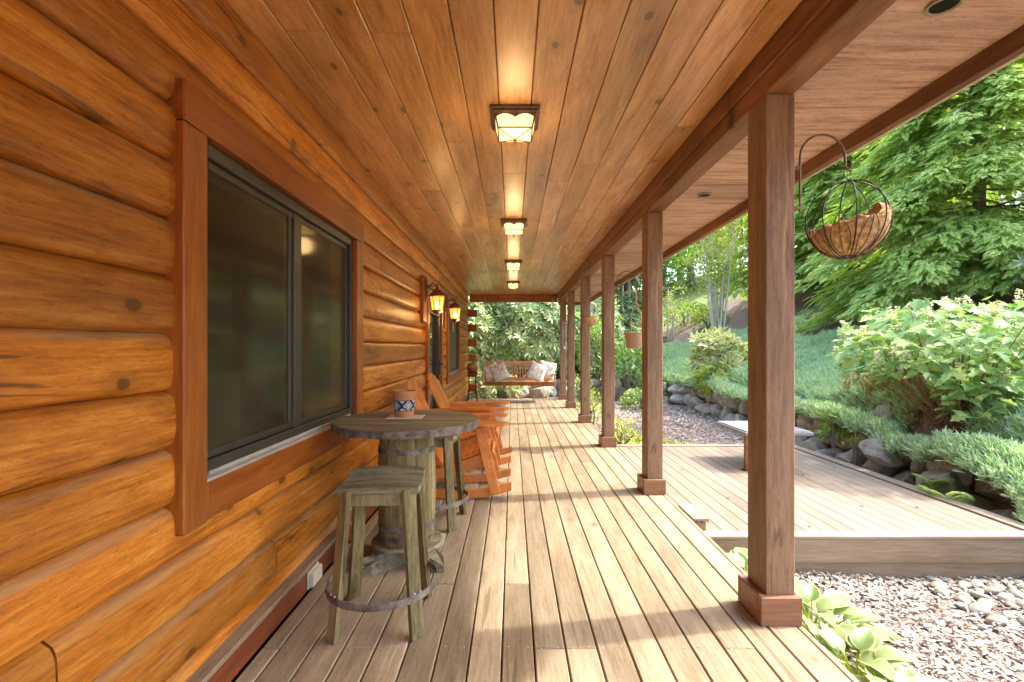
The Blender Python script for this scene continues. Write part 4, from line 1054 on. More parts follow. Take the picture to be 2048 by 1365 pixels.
def pebble_mat():
    t = NT('river_stone_mat'); oi = t.n('ShaderNodeObjectInfo').outputs['Random']; a = t.noise(t.coords(), 14, 5, .6)
    c = t.ramp(oi, [(0, (.21, .195, .145)), (.35, (.31, .285, .22)), (.7, (.37, .33, .255)), (1, (.28, .28, .25))])
    c = t.mix(t.smooth(a, .45, .7), c, t.mix(.5, c, (.25, .26, .15))); return t.done(t.principled(c, .55, .4, a, .2, .02))
PM = pebble_mat(); tem = []
for q in range(6):
    me = stone_mesh('river_stone', (1, .68, .42), 200+q, 3, 0, .16); me.materials.append(PM); me.shade_smooth(); tem.append(me)
rn = random.Random(9); placed = []
for _ in range(4000):
    x, y, s = rn.uniform(3.2, 4.55), rn.uniform(2.55, 3.86), rn.uniform(.042, .08)
    if x < 3.33+.1*math.sin(y*5)+.06*(3.4-y) or any((x-a)**2+(y-b)**2 < (.74*(s+c))**2 for a, b, c in placed): continue
    placed.append((x, y, s)); o = bpy.data.objects.new('river_stone', tem[rn.randrange(6)]); COL.objects.link(o)
    o.location = (x, y, gz1(x, y)+.028+.3*s*.4); o.scale = (s, s, s); o.rotation_euler = (rn.uniform(-.35, .35), rn.uniform(-.35, .35), rn.uniform(0, 6.28))
    tag(o, 'pale rounded river stone in the drainage bed at the foot of the side deck', 'stone', 'river stones by the side deck')
    if len(placed) > 230: break

# ------------------------------------------------------------------ foliage kit
L_JUN = leafmat('juniper_leaf', (0.342, 0.552, 0.296), (0.585, 0.750, 0.454), (0.675, 0.750, 0.594), .3, .6, (1.25, .72, .35), pscale=.55)
L_HEM = leafmat('hemlock_leaf', (0.233, 0.398, 0.099), (0.470, 0.663, 0.162), (0.750, 0.750, 0.310), .48, .5)
L_HEM2 = leafmat('yellow_hemlock_leaf', (0.192, 0.323, 0.035), (0.384, 0.564, 0.070), (0.672, 0.750, 0.115), .48, .5)
L_RHO = leafmat('rhododendron_leaf', (0.193, 0.342, 0.131), (0.468, 0.617, 0.245), (0.750, 0.750, 0.488), .2, .35, spec=.5)
L_RHO2 = leafmat('pale_rhododendron_leaf', (0.200, 0.300, 0.125), (0.425, 0.500, 0.213), (0.650, 0.650, 0.300), .25, .4)
L_HYD = leafmat('hydrangea_leaf', (0.193, 0.341, 0.114), (0.348, 0.525, 0.204), (0.565, 0.682, 0.251), .35, .5)
L_HYD2 = leafmat('dark_hydrangea_leaf', (0.128, 0.240, 0.060), (0.240, 0.405, 0.112), (0.420, 0.570, 0.195), .3, .5)
L_DEAD = leafmat('dead_juniper', (.30, .15, .06), (.44, .25, .11), (.38, .33, .16), .2, .7)
L_LIME = leafmat('lime_leaf', (0.271, 0.367, 0.056), (0.462, 0.574, 0.096), (0.717, 0.734, 0.144), .4, .5)
L_GRN = leafmat('bright_green_leaf', (0.135, 0.255, 0.045), (0.255, 0.420, 0.075), (0.420, 0.555, 0.120), .35, .5)
L_DRK = leafmat('blue_green_leaf', (0.076, 0.162, 0.067), (0.162, 0.285, 0.114), (0.285, 0.418, 0.171), .25, .5)
L_FERN = leafmat('fern_leaf', (0.252, 0.378, 0.070), (0.420, 0.560, 0.112), (0.560, 0.672, 0.168), .4, .55)
PETAL = leafmat('cream_petal', (.60, .58, .42), (.72, .70, .58), (.80, .80, .74), .3, .6)
BARK = wood('grey_bark', (.10, .085, .07), (.20, .175, .15), (.33, .30, .26), 2, (.7, .9), 0, 0, 0, 20, 0, None, bstr=.8)
BARK2 = wood('pale_stem_bark', (.42, .35, .25), (.60, .53, .41), (.70, .64, .54), 2, (.7, .9), 0, 0, 0, 20, 0, None, bstr=.6)
BARK3 = wood('dark_bark', (.035, .03, .028), (.07, .06, .055), (.12, .10, .09), 2, (.7, .9), 0, 0, 0, 20, 0, None, bstr=.8)
TWIG = plain('reddish_twig', (.22, .12, .07), .8, .25, 20)

def diamond(w=.28, bend=-.08): return [(0, 0, 0), (.5, w/2, .02), (1, 0, bend), (.5, -w/2, .02)], [(0, 1, 2, 3)]
def leaf6(w=.5, fold=.08, droop=-.15):
    return [(0, 0, 0), (.3, w*.42, fold), (.7, w*.38, fold+droop*.4), (1, 0, droop), (.7, -w*.38, fold+droop*.4), (.3, -w*.42, fold), (.45, 0, 0)], [(0, 6, 1), (1, 6, 3, 2), (0, 5, 6), (6, 5, 4, 3)]
def rosette(n, seed, w=.27, el=(.15, .75)):
    r = random.Random(seed); V = []; F = []
    for k in range(n):
        a = 2*math.pi*k/n*1.0+r.uniform(-.2, .2); e = r.uniform(*el); L = r.uniform(.75, 1.05); b = len(V)
        d = Vector((math.sin(e) if False else math.cos(e)*0+math.sin(0), 0, 0))
        ax = Vector((math.sin(e), math.cos(e)*math.cos(a), math.cos(e)*math.sin(a)))     # x = shoot axis
        sd = ax.cross(Vector((1, 0, 0))).normalized(); up = sd.cross(ax)
        for (x, y, z) in ((.04, 0, 0), (.45, w/2, .03), (.8, w*.36, -.01), (1, 0, -.10), (.8, -w*.36, -.01), (.45, -w/2, .03), (.5, 0, -.015)):
            V.append(tuple(ax*x*L+sd*y*L+up*z*L))
        F += [(b, b+6, b+1), (b+1, b+6, b+3, b+2), (b, b+5, b+6), (b+6, b+5, b+4, b+3)]
    return V, F
def spray(seed, pairs=11):
    r = random.Random(seed); V = []; F = []
    def dm(p, d, L, w):
        b = len(V); d = d.normalized(); s = Vector((-d.y, d.x, 0)).normalized()
        for (u, v) in ((0, 0), (.45, w), (1, 0), (.45, -w)): q = p+d*L*u+s*L*v; V.append((q.x, q.y, q.z-.22*q.x*q.x-.35*q.y*q.y+r.uniform(-.015, .015)))
        F.append((b, b+1, b+2, b+3))
    dm(Vector((.55, 0, 0)), Vector((1, 0, 0)), .45, .10)
    for i in range(pairs):
        x = .06+.80*i/pairs; L = (.36-.24*(i/pairs))*r.uniform(.8, 1.2)
        for s in (-1, 1): dm(Vector((x, 0, 0)), Vector((.86, s*.6, 0)), L, .095)
    return V, F
def multi(name, tmpl, P, D, U, S, mat, parent=None):
    bt = []; n = len(P); idx = NR.integers(0, len(tmpl), n); Mx = frames(D, U)
    for q, (v, f) in enumerate(tmpl):
        s = idx == q; bt.append((v, f, P[s], Mx[s], S[s]))
    return scatter(name, bt, mat, parent)
SPR = [spray(i) for i in range(4)]; ROS = [rosette(10, i, .22, (.1, .6)) for i in range(4)]; ROS2 = [rosette(11, 10+i, .2, (.25, .9)) for i in range(3)]
LF = [leaf6(.5), leaf6(.6, .1, -.25), leaf6(.42, .05, -.1)]
def unit(n): v = NR.normal(0, 1, (n, 3)); return v/np.linalg.norm(v, axis=1, keepdims=True)

def shell_points(n, c, r, seed, lumps=.28, inner=.55, cut=-.5):
    """points near the lumpy surface of an ellipsoid, normals outwards"""
    d = unit(int(n*1.8)); d = d[d[:, 2] > cut][:n]
    lump = np.array([noise.noise(Vector(q*2.2)+Vector((seed*5.1, 0, 0)))+.5*noise.noise(Vector(q*5)+Vector((0, seed*3.3, 0))) for q in d])
    rad = (1+lumps*lump)*(1-(1-inner)*NR.random(len(d))**2.2)
    return np.asarray(c)+d*rad[:, None]*np.asarray(r), d

def shrub(name, label, cat, base, r, n, size, tmpl, mat, group=None, stems=7, lumps=.3, up=.5, inner=.5, stem_mat=None, cz=.95, spread=.6):
    t = thing(name, label, cat, base, 0, group); c = (0, 0, r[2]*cz)
    P, d = shell_points(n, c, r, base[0]*3+base[1], lumps, inner, -.75)
    D = d+np.array([0, 0, up])+NR.normal(0, .45, P.shape); keep = P[:, 2] > .03; P, D = P[keep], D[keep]
    if tmpl is ROS: D = D+np.array([0, -.35, .15])
    S = NR.uniform(.75, 1.25, len(P))*size
    multi('foliage', tmpl, P, D, unit(len(P)) if tmpl not in (SPR, LF) else np.tile([[0, 0, 1.]], (len(P), 1))+NR.normal(0, .5, P.shape), S, mat, t)
    sb = MB(); rr = random.Random(int(n+base[1]*10))
    for k in range(stems):
        a = rr.uniform(0, 6.28); q = rr.uniform(.2, spread); x, y = r[0]*q*math.cos(a), r[1]*q*math.sin(a); z = r[2]*rr.uniform(1.1, 1.7)
        sb.tube([(x*.12, y*.12, -.1), (x*.45, y*.45, z*.45), (x*.85+rr.uniform(-.1, .1), y*.85, z*.8), (x, y, z)], [.028, .022, .014, .006], 6)
        for _ in range(3):
            a2 = a+rr.uniform(-1.2, 1.2); l = rr.uniform(.3, .6); sb.tube([(x*.5, y*.5, z*.5), (x*.6+r[0]*l*.6*math.cos(a2), y*.6+r[1]*l*.6*math.sin(a2), z*.5+l*r[2]*.7)], [.012, .004], 5)
    sb.build('stems', stem_mat or BARK, t, 60, False); return t

def hemlock(label, base, H, R, nb, per, mat, size, seed, low=.1, droop=.55, group=None, face=None):
    t = thing('hemlock_tree', label, 'tree', base, 0, group); rr = np.random.default_rng(seed)
    MB().tube([(0, 0, -.3), (.03, .02, H*.35), (-.03, .03, H*.7), (0, 0, H*.98)], [H*.02, H*.015, H*.008, .01], 10).build('trunk', BARK, t, 60, False)
    P = []; D = []; U = []; S = []; lb = MB()
    for i in range(nb):
        u = low+(1-low)*(i+rr.random())/nb; L = R*((1-u)**.75)*rr.uniform(.72, 1.12)+.15; a = i*2.399+rr.uniform(-.4, .4)
        if face is not None and rr.random() < .55: a = face+rr.normal(0, .9)
        hd = np.array([math.cos(a), math.sin(a), 0]); z0 = H*u
        def pos(s): return np.array([0, 0, z0])+hd*L*s+np.array([0, 0, L*(.22*s-droop*s*s)])
        if i % 2 == 0: lb.tube([tuple(pos(s)) for s in (0, .35, .7, .95)], [.03*(1-u)+.008, .02*(1-u)+.006, .008, .003], 5, cap=False)
        m = max(4, int(per*(.35+.65*L/R))); s = rr.uniform(.22, 1.0, m)**.7; sd = np.cross(hd, [0, 0, 1]); off = rr.uniform(-1, 1, m)
        for j in range(m):
            p = pos(s[j])+sd*off[j]*L*.30*(1.15-s[j])+np.array([0, 0, -abs(off[j])*.10*L*.5+rr.normal(0, .05)])
            d = hd+sd*off[j]*.9+rr.normal(0, .18, 3); d[2] = -.12-.55*s[j]*droop+rr.normal(0, .16)
            P.append(p); D.append(d); U.append(np.array([rr.normal(0, .22), rr.normal(0, .22), 1])+hd*.35); S.append(size*rr.uniform(.7, 1.25))
    multi('crown', SPR, np.array(P), np.array(D), np.array(U), np.array(S), mat, t)
    lb.build('limbs', BARK, t, 60, False); return t

def leafy_tree(label, base, H, cr, nclump, per, size, mat, seed, bark=BARK, name='broadleaf_tree', group=None, czf=.62, tmpl=None):
    t = thing(name, label, 'tree', base, 0, group); rr = np.random.default_rng(seed); r_ = random.Random(seed)
    MB().tube([(0, 0, -.3), (.1, 0, H*.3), (-.05, .1, H*.6), (0, 0, H*.9)], [H*.022, H*.017, H*.01, .02], 9).build('trunk', bark, t, 60, False)
    d = rr.normal(0, 1, (nclump, 3)); d /= np.linalg.norm(d, axis=1, keepdims=True); C = d*(rr.random((nclump, 1))**.45)*np.array(cr)+np.array([0, 0, H*czf])
    lb = MB()
    for c in C[::2]:
        z = max(.15*H, c[2]-cr[2]*.5); lb.tube([(0, 0, z), tuple(np.array([0, 0, z])*.4+c*.6), tuple(c)], [H*.007, H*.004, .008], 5, cap=False)
    lb.build('limbs', bark, t, 60, False)
    sc = rr.uniform(.6, 1.2, nclump)*min(cr)*.36
    cid = np.repeat(np.arange(nclump), per); m = len(cid); o = rr.normal(0, 1, (m, 3)); o /= np.linalg.norm(o, axis=1, keepdims=True); o *= (rr.random((m, 1))**.5)
    P = C[cid]+o*sc[cid][:, None]*np.array([1.25, 1.25, .7]); D = o+rr.normal(0, .6, (m, 3)); D[:, 2] -= .25
    multi('crown', tmpl or LF, P, D, np.array([[0, 0, 1.]])+rr.normal(0, .5, (m, 3)), size*rr.uniform(.7, 1.3, m), mat, t); return t
# ------------------------------------------------------------------ juniper bank (ground cover)
def juniper():
    tv = []; tf = []; r = random.Random(1)
    for k in range(13):
        a = r.uniform(0, 6.28); e = r.uniform(.25, 1.4); d = Vector((math.sin(e), math.cos(e)*math.cos(a), math.cos(e)*math.sin(a))); s = d.cross(Vector((r.gauss(0, 1), r.gauss(0, 1), r.gauss(0, 1)))).normalized(); b = len(tv); L = r.uniform(.55, 1); o = Vector((0, r.uniform(-.2, .2), r.uniform(-.2, .2)))
        for (u, v) in ((0, 0), (.35, .055), (.75, .05), (1, 0), (.75, -.05), (.35, -.055)): tv.append(tuple(o+d*L*u+s*v*L+Vector((-.12*u*u*0, 0, 0))))
        tf.append((b, b+1, b+2, b+3, b+4, b+5))
    bt = []
    for (x0, x1, y0, y1, n, s0, s1) in ((4.45, 7.2, 3.2, 6.6, 15000, .07, .16), (4.75, 8.2, 6.6, 10.5, 11000, .09, .19), (4.75, 8.8, 10.5, 15, 9000, .11, .23), (4.2, 9.0, 14, 20, 7500, .13, .28)):
        x = NR.uniform(x0, x1, n); y = NR.uniform(y0, y1, n)
        hm = np.array([noise.noise((a*1.1, b*1.1, 3.3)) for a, b in zip(x, y)])+.4*np.array([noise.noise((a*3, b*3, 1.3)) for a, b in zip(x, y)])
        F_ = edgeF(x, y); lim = 8.4+.8*np.sin(y*.9)-1.2*sstep(y, 16, 21)
        near = sstep(-y, -5.85, -5.4)*.85+.15; keep = (F_ > -.20-.30*near+.22*hm) & (x < lim)
        keep |= (F_ > -.30) & (F_ < .2) & (y > 5.6) & (NR.random(n) < .42) & (hm > -.12); keep &= ~((x-5.3)**2+(y-6.0)**2 < .16)
        x, y, hm, F_, near = x[keep], y[keep], hm[keep], F_[keep], near[keep]
        z = gz(x, y)+np.clip(.16+.20*hm, .02, .5)*NR.uniform(.55, 1.0, len(x))+np.where(F_ < .35, .12, 0)+np.maximum(near, np.where((F_ < .1) & (y > 5.6), .9, 0))*.66*sstep(-F_, -.25, .08)*(1-.55*np.clip((-F_-.2)/.4, 0, 1))-np.where(F_ < .05, .10, 0)
        D = np.stack([-.35+NR.normal(0, .35, len(x)), NR.normal(0, .4, len(x)), np.ones(len(x))], 1)
        bt.append((tv, tf, np.stack([x, y, z], 1), frames(D, unit(len(x))), NR.uniform(s0, s1, len(x))))
    return tag(scatter('juniper_ground_cover', bt, L_JUN), kind='stuff')
juniper()
def dead_patch():
    n = 1500; a = NR.uniform(0, 6.28, n); q = NR.random(n)**.5; x = 5.45+.42*q*np.cos(a); y = 7.0+.95*q*np.sin(a); z = gz(x, y)+NR.uniform(.16, .36, n)
    return tag(multi('dead_juniper_patch', [diamond(.10, -.05), diamond(.14, .05)], np.stack([x, y, z], 1), np.stack([NR.normal(-.5, .6, n), NR.normal(0, .6, n), np.ones(n)], 1), unit(n), NR.uniform(.08, .18, n), L_DEAD), kind='stuff')
dead_patch()

# ------------------------------------------------------------------ rhododendrons behind the swing
RG = 'rhododendrons behind the porch end'
shrub('rhododendron_bush', 'dense tall rhododendron straight behind the bench swing', 'bush', (.35, 16.6, .2), (1.9, 1.1, 1.9), 2000, .28, ROS, L_RHO, RG, 12, .25, .35, .6)
shrub('rhododendron_bush', 'dense rhododendron beside the cabin corner, behind the log ends', 'bush', (-1.9, 16.2, .2), (1.6, 1.0, 1.8), 1500, .28, ROS, L_RHO, RG, 10, .25, .35, .6)
shrub('rhododendron_bush', 'rhododendron right of the swing, seen between the farthest posts', 'bush', (2.35, 17.3, .3), (1.4, 1.1, 1.9), 1300, .28, ROS, L_RHO, RG, 8, .25, .35, .6)
shrub('rhododendron_bush', 'tall back row rhododendron rising to the porch ceiling behind the swing', 'bush', (-.4, 18.8, .5), (3.2, 1.2, 2.7), 2300, .30, ROS, L_RHO, RG, 10, .25, .35, .6)
shrub('rhododendron_bush', 'low spreading rhododendron with light leaf whorls under the left of the swing', 'bush', (-.55, 14.45, -.2), (.85, .5, .42), 130, .22, ROS, L_RHO2, None, 5, .3, .6, .5)
shrub('rhododendron_bush', 'pale yellow green rhododendron on the juniper bank above the stone wall', 'bush', (5.35, 12.5, .45), (.62, .55, .70), 120, .29, ROS2, leafmat('variegated_leaf', (.34, .42, .16), (.56, .58, .27), (.72, .70, .40), .3, .4), None, 7, .35, .8, .35, cz=.9)
shrub('rhododendron_bush', 'small dark green rhododendron hanging over the stone wall below the pale one', 'bush', (5.0, 11.9, .2), (.38, .35, .38), 45, .22, ROS2, L_LIME, None, 4, .3, .5, .4)
shrub('rhododendron_bush', 'glossy grey green broadleaf bush at the right behind the oakleaf hydrangea', 'bush', (9.0, 7.6, 1.95), (.75, .75, .8), 420, .13, ROS, leafmat('glossy_leaf', (.11, .17, .06), (.28, .36, .16), (.50, .54, .33), .25, .4, spec=.4), None, 9, .35, .4, .45)

# shrubs between the posts
shrub('hydrangea_bush', 'leafy round hydrangea over the boulders behind the hanging bucket', 'bush', (3.6, 14.6, .05), (.85, .7, .78), 900, .17, LF, L_HYD2, None, 9, .3, .4, .4)
shrub('low_bush', 'small leafy bush growing at the foot of the dark boulder below the hydrangea', 'bush', (3.45, 12.7, -.28), (.55, .45, .28), 420, .10, LF, L_GRN, None, 6, .35, .4, .4)
shrub('clipped_bush', 'dense bright green bush seen between the third and fourth posts', 'bush', (2.75, 15.6, .25), (.62, .6, 1.0), 1500, .10, LF, L_GRN, None, 7, .18, .3, .7)
shrub('low_bush', 'sparse yellow green plants beside the porch edge near the third post', 'plant', (1.78, 7.9, -.42), (.30, .55, .30), 260, .075, LF, L_LIME, None, 8, .5, .7, .3)
shrub('low_bush', 'yellow green seedlings at the porch edge near the fourth and fifth posts', 'plant', (1.75, 10.6, -.35), (.28, .9, .36), 300, .08, LF, L_LIME, None, 8, .5, .7, .3)
shrub('low_bush', 'feathery green plant at the porch edge just past the farthest post', 'plant', (1.9, 13.3, -.3), (.35, .4, .5), 300, .08, LF, L_GRN, None, 8, .5, .7, .3)
def lime_cover():
    n = 1500; x = NR.uniform(1.6, 3.6, n); y = 7.6+NR.random(n)**1.6*1.6*(1-(x-1.6)/2.4); z = gz(x, y)+NR.uniform(.02, .10, n)+.06
    return tag(multi('lime_ground_cover', LF, np.stack([x, y, z], 1), np.stack([NR.normal(0, 1, n), NR.normal(0, 1, n), NR.uniform(0, .5, n)], 1), np.tile([[0, 0, 1.]], (n, 1))+NR.normal(0, .3, (n, 3)), NR.uniform(.05, .10, n), L_LIME), kind='stuff')
lime_cover()

# ------------------------------------------------------------------ oakleaf hydrangea
def oakleaf():
    half = [(0, .0), (.10, .16), (.06, .34), (.22, .26), (.34, .24), (.36, .48), (.50, .30), (.62, .22), (.70, .34), (.78, .17), (1.0, 0)]
    V = []; F = []
    for s in (1, -1):
        b = len(V)
        for (x, y) in half: V.append((x, s*y, .10*y*1.6-.22*x*x))
        F.append(tuple(range(b, b+len(half))) if s < 0 else tuple(range(b+len(half)-1, b-1, -1)))
    return V, F
OAK = [oakleaf()]
hy = thing('oakleaf_hydrangea', 'broad oakleaf hydrangea with lobed lime leaves and cream flower heads on the bank', 'bush', (5.45, 5.95, .42))
def hyd():
    n = 1150; P, d = shell_points(n, (.25, .25, .98), (1.20, 1.15, .62), 3.7, .30, .35, -.8)
    P2, d2 = shell_points(170, (-.05, -.45, .42), (.40, .35, .34), 1.7, .3, .3, -.8); P = np.concatenate([P, P2]); d = np.concatenate([d, d2]); P = P[P[:, 2] > .15] if False else P
    n = len(P); a = np.arctan2(d[:, 1], d[:, 0])+NR.normal(0, .8, n)
    D = np.stack([np.cos(a), np.sin(a), NR.normal(-.12, .3, n)], 1); U = np.stack([NR.normal(0, .35, n)-.15, NR.normal(0, .35, n)-.15, np.ones(n)], 1)
    multi('foliage', OAK, P, D, U, NR.uniform(.11, .21, n), L_HYD, hy)
    sb = MB(); r = random.Random(4)
    tops = P[NR.choice(n, 60, False)]
    for p in tops:
        q = Vector(p); b = Vector((r.uniform(-.12, .2), r.uniform(-.12, .2), -.05)); mid = b.lerp(q, .5)+Vector((0, 0, -.10)); sb.tube([b, mid, q], [.014, .009, .004], 5, cap=False)
    sb.build('stems', TWIG, hy, 60, False)
    hp = (P[(d[:, 2] > -.35)][:1000]); sel = NR.choice(len(hp), 64, False)
    for i in sel:
        p = hp[i]+np.array([-.04, -.06, .02]); m = 70; u = NR.random(m); an = NR.uniform(0, 6.28, m); rad = .050*(1-u*.85)*NR.uniform(.5, 1, m)
        ax = np.array([NR.normal(-.25, .25), NR.normal(-.25, .25), 1]); ax /= np.linalg.norm(ax); Q = p+ax*(u[:, None]*.17-.05)+np.stack([np.cos(an)*rad, np.sin(an)*rad, 0*rad], 1)
        multi('flower_head', [diamond(.8, .05)], Q, np.stack([np.cos(an), np.sin(an), NR.normal(.2, .4, m)], 1), np.tile([[0, 0, 1.]], (m, 1))+NR.normal(0, .4, (m, 3)), NR.uniform(.022, .040, m), PETAL, hy)
hyd()

# ------------------------------------------------------------------ hostas
def hosta_mat():
    t = NT('hosta_leaf'); at = t.n('ShaderNodeAttribute', attribute_name='rim').outputs['Fac']; r = t.island()
    g = t.ramp(r, [(0, (.14, .25, .06)), (.5, (.24, .36, .12)), (1, (.37, .45, .19))])
    vein = t.math('SINE', t.math('MULTIPLY', at, 30)); g = t.mix(t.math('MULTIPLY', t.smooth(vein, .3, 1), .35), g, (.35, .42, .2))
    col = t.mix(t.smooth(t.math('ADD', at, t.math('MULTIPLY', t.noise(t.coords(), 26, 3), .22)), .90, .96), g, (.72, .70, .34))
    p = t.principled(col, .4, .45); tr = t.n('ShaderNodeBsdfTranslucent'); t.l(col, tr.inputs[0]); ms = t.n('ShaderNodeMixShader'); ms.inputs[0].default_value = .3
    t.l(p.outputs[0], ms.inputs[1]); t.l(tr.outputs[0], ms.inputs[2]); return t.done(ms)
HM = hosta_mat()
def hosta_leaf(seed):
    r = random.Random(seed); V = []; F = []; A = []; vv = (-1, -.86, -.6, -.3, 0, .3, .6, .86, 1); nu = 9; dr = r.uniform(.25, .7); fo = r.uniform(.2, .5)
    for i in range(nu):
        u = i/(nu-1); w = .36*math.sin(math.pi*min(1, (u**.72)))**.8+.001
        for v in vv:
            wob = .02*math.sin(u*11+seed+v*2)*abs(v)
            V.append((u, v*w, fo*abs(v)*w-dr*u*u+wob)); A.append(abs(v) if u < .9 else max(abs(v), .86+.14*(u-.9)/.1))
    m = len(vv)
    for i in range(nu-1):
        for j in range(m-1): F.append((i*m+j, (i+1)*m+j, (i+1)*m+j+1, i*m+j+1))
    return V, F, A
HL = [hosta_leaf(i) for i in range(5)]
def hosta(loc, n, size, rad, label, seed):
    t = thing('hosta_plant', label, 'plant', loc, 0, 'variegated hostas along the porch edge'); rr = np.random.default_rng(seed); bt = []; pe = MB()
    for k in range(n):
        a = k*2.4+rr.uniform(-.3, .3); q = (k+.5)/n; r = rad*math.sqrt(q)*.75; z = .30-.17*q+rr.normal(0, .02); el = 1.0-1.0*q
        v, f, A = HL[k % 5]; p = np.array([[r*math.cos(a), r*math.sin(a), z]]); d = np.array([[math.cos(a)*math.cos(el*.8), math.sin(a)*math.cos(el*.8), math.sin(el*.8)]])
        bt.append((v, f, p, frames(d, np.array([[-.3*math.cos(a), -.3*math.sin(a), 1.]])), np.array([size*rr.uniform(.75, 1.2)]), A)); pe.tube([(0, 0, 0), (r*.5*math.cos(a), r*.5*math.sin(a), z*.75), tuple(p[0])], [.006, .005, .004], 5, cap=False)
    scatter('leaves', bt, HM, t, True); pe.build('stalks', L_LIME, t, 60, False)
hosta((1.74, 3.45, -.53), 30, .165, .38, 'variegated hosta peeping out behind the nearest post by the side deck', 1)
hosta((1.82, 2.92, -.52), 52, .17, .46, 'largest variegated hosta, beside the foot of the nearest post', 2)
hosta((1.76, 2.46, -.50), 42, .16, .33, 'variegated hosta in front of the nearest post along the porch edge', 3)
hosta((1.74, 2.10, -.48), 32, .15, .28, 'variegated hosta at the lower edge of the view beside the porch boards', 4)

# ------------------------------------------------------------------ fallen leaves on the side deck
fm = bpy.data.meshes.new('fallen_leaf'); lv, lf = leaf6(.55, .10, .12); fm.from_pydata(lv, [], lf); fm.materials.append(plain('dry_leaf', (.16, .09, .04), .8, .3, 30))
for k, (x, y, s) in enumerate(((3.32, 4.60, .05), (3.86, 4.55, .045), (2.55, 4.10, .06), (3.45, 5.75, .05), (2.1, 5.95, .05), (2.2, 4.85, .05))):
    o = bpy.data.objects.new('fallen_leaf', fm); COL.objects.link(o); o.location = (x, y, -.148); o.scale = (s, s, s); o.rotation_euler = (.1, .05, k*1.9)
    tag(o, 'small dry brown leaf lying on the side deck boards', 'leaf', 'fallen leaves on the side deck')

# ------------------------------------------------------------------ ferns and small wall plants
def fern(loc, n, L, label, seed, face):
    t = thing('fern', label, 'fern', loc); rr = np.random.default_rng(seed); P = []; D = []; U = []; S = []
    for k in range(n):
        a = face+rr.uniform(-1.3, 1.3); l = L*rr.uniform(.7, 1.1); hd = np.array([math.cos(a), math.sin(a), 0]); sd = np.array([-hd[1], hd[0], 0])
        for i in range(17):
            s = (i+1)/17; p = hd*l*s*.8+np.array([0, 0, l*(1.45*s-.85*s*s)])
            for q in (-1, 1): P.append(p); D.append(sd*q+hd*.45+np.array([0, 0, -.15])); U.append(np.array([0, 0, 1.])+hd*.3); S.append(l*.24*math.sin(math.pi*min(1, s*.92+.06))+.008)
    multi('fronds', [diamond(.16, -.1)], np.array(P), np.array(D), np.array(U), np.array(S), L_FERN, t)
fern((4.55, 4.95, -.34), 9, .46, 'light green fern arching beside the corner of the side deck', 3, R_(200))
fern((4.66, 5.3, -.22), 9, .32, 'smaller fern behind the arching one, against the mossy boulder', 4, R_(190))
shrub('wall_plant', 'small strap leaved plant in the stone wall behind the patio table', 'plant', (4.75, 7.1, .0), (.16, .2, .2), 26, .13, ROS2, L_GRN, None, 2, .3, .8, .3)
shrub('wall_plant', 'low tufty plant growing between stones beside the side deck', 'plant', (4.72, 6.6, -.12), (.12, .12, .16), 40, .05, LF, L_LIME, None, 2, .3, .8, .3)

# ------------------------------------------------------------------ pale multi stem tree on the bank
def multistem(label, base, H, n, leaves, seed, mat, spread=.9, lo=.35):
    t = thing('multi_stem_tree', label, 'tree', base); r = random.Random(seed); P = []; sb = MB()
    for k in range(n):
        a = r.uniform(0, 6.28); q = r.uniform(.15, 1)*spread; b = Vector((r.uniform(-.2, .2), r.uniform(-.15, .15), -.1)); top = Vector((b.x*1.5+q*math.cos(a)*1.3, b.y+q*math.sin(a), H*r.uniform(.7, 1)))
        mid = b.lerp(top, .5)+Vector((-q*.22*math.cos(a), -q*.2*math.sin(a), 0)); sb.tube([b, b.lerp(mid, .5), mid, mid.lerp(top, .55), top], [.036, .03, .024, .015, .005], 6, cap=False)
        for _ in range(7):
            u = r.uniform(lo, .98); p = (b.lerp(mid, u*2) if u < .5 else mid.lerp(top, u*2-1)); e = p+Vector((r.gauss(0, .5), r.gauss(0, .5), r.uniform(.1, .7))); sb.tube([p, e], [.011, .003], 4, cap=False)
            for _ in range(leaves):
                P.append(p.lerp(e, r.uniform(.3, 1.1))+Vector((r.gauss(0, .16), r.gauss(0, .16), r.gauss(0, .14))))
    sb.build('stems', BARK2, t, 60, False); P = np.array([tuple(p) for p in P]); m = len(P)
    multi('foliage', LF, P, NR.normal(0, 1, (m, 3))+np.array([0, 0, -.2]), np.array([[0, 0, 1.]])+NR.normal(0, .5, (m, 3)), NR.uniform(.07, .14, m), mat, t)
multistem('pale barked multi stem tree with sparse yellow green leaves on the juniper bank', (7.7, 18.0, 1.6), 5.8, 14, 36, 5, L_LIME, 1.25)
multistem('thin young multi stem sapling on the mulch bank beside the second post', (6.9, 21, 1.65), 2.6, 4, 12, 6, L_LIME, .6)
shrub('low_bush', 'round green shrub on the mulch slope left of the pale multi stem tree', 'bush', (8.1, 22.5, 2.3), (1.0, .8, .6), 700, .16, LF, L_GRN, None, 6, .3, .4, .5)
shrub('low_bush', 'bright lime shrub beside the stems of the pale multi stem tree', 'bush', (8.3, 20.3, 2.05), (.7, .6, .55), 500, .15, LF, L_LIME, None, 6, .3, .4, .5)

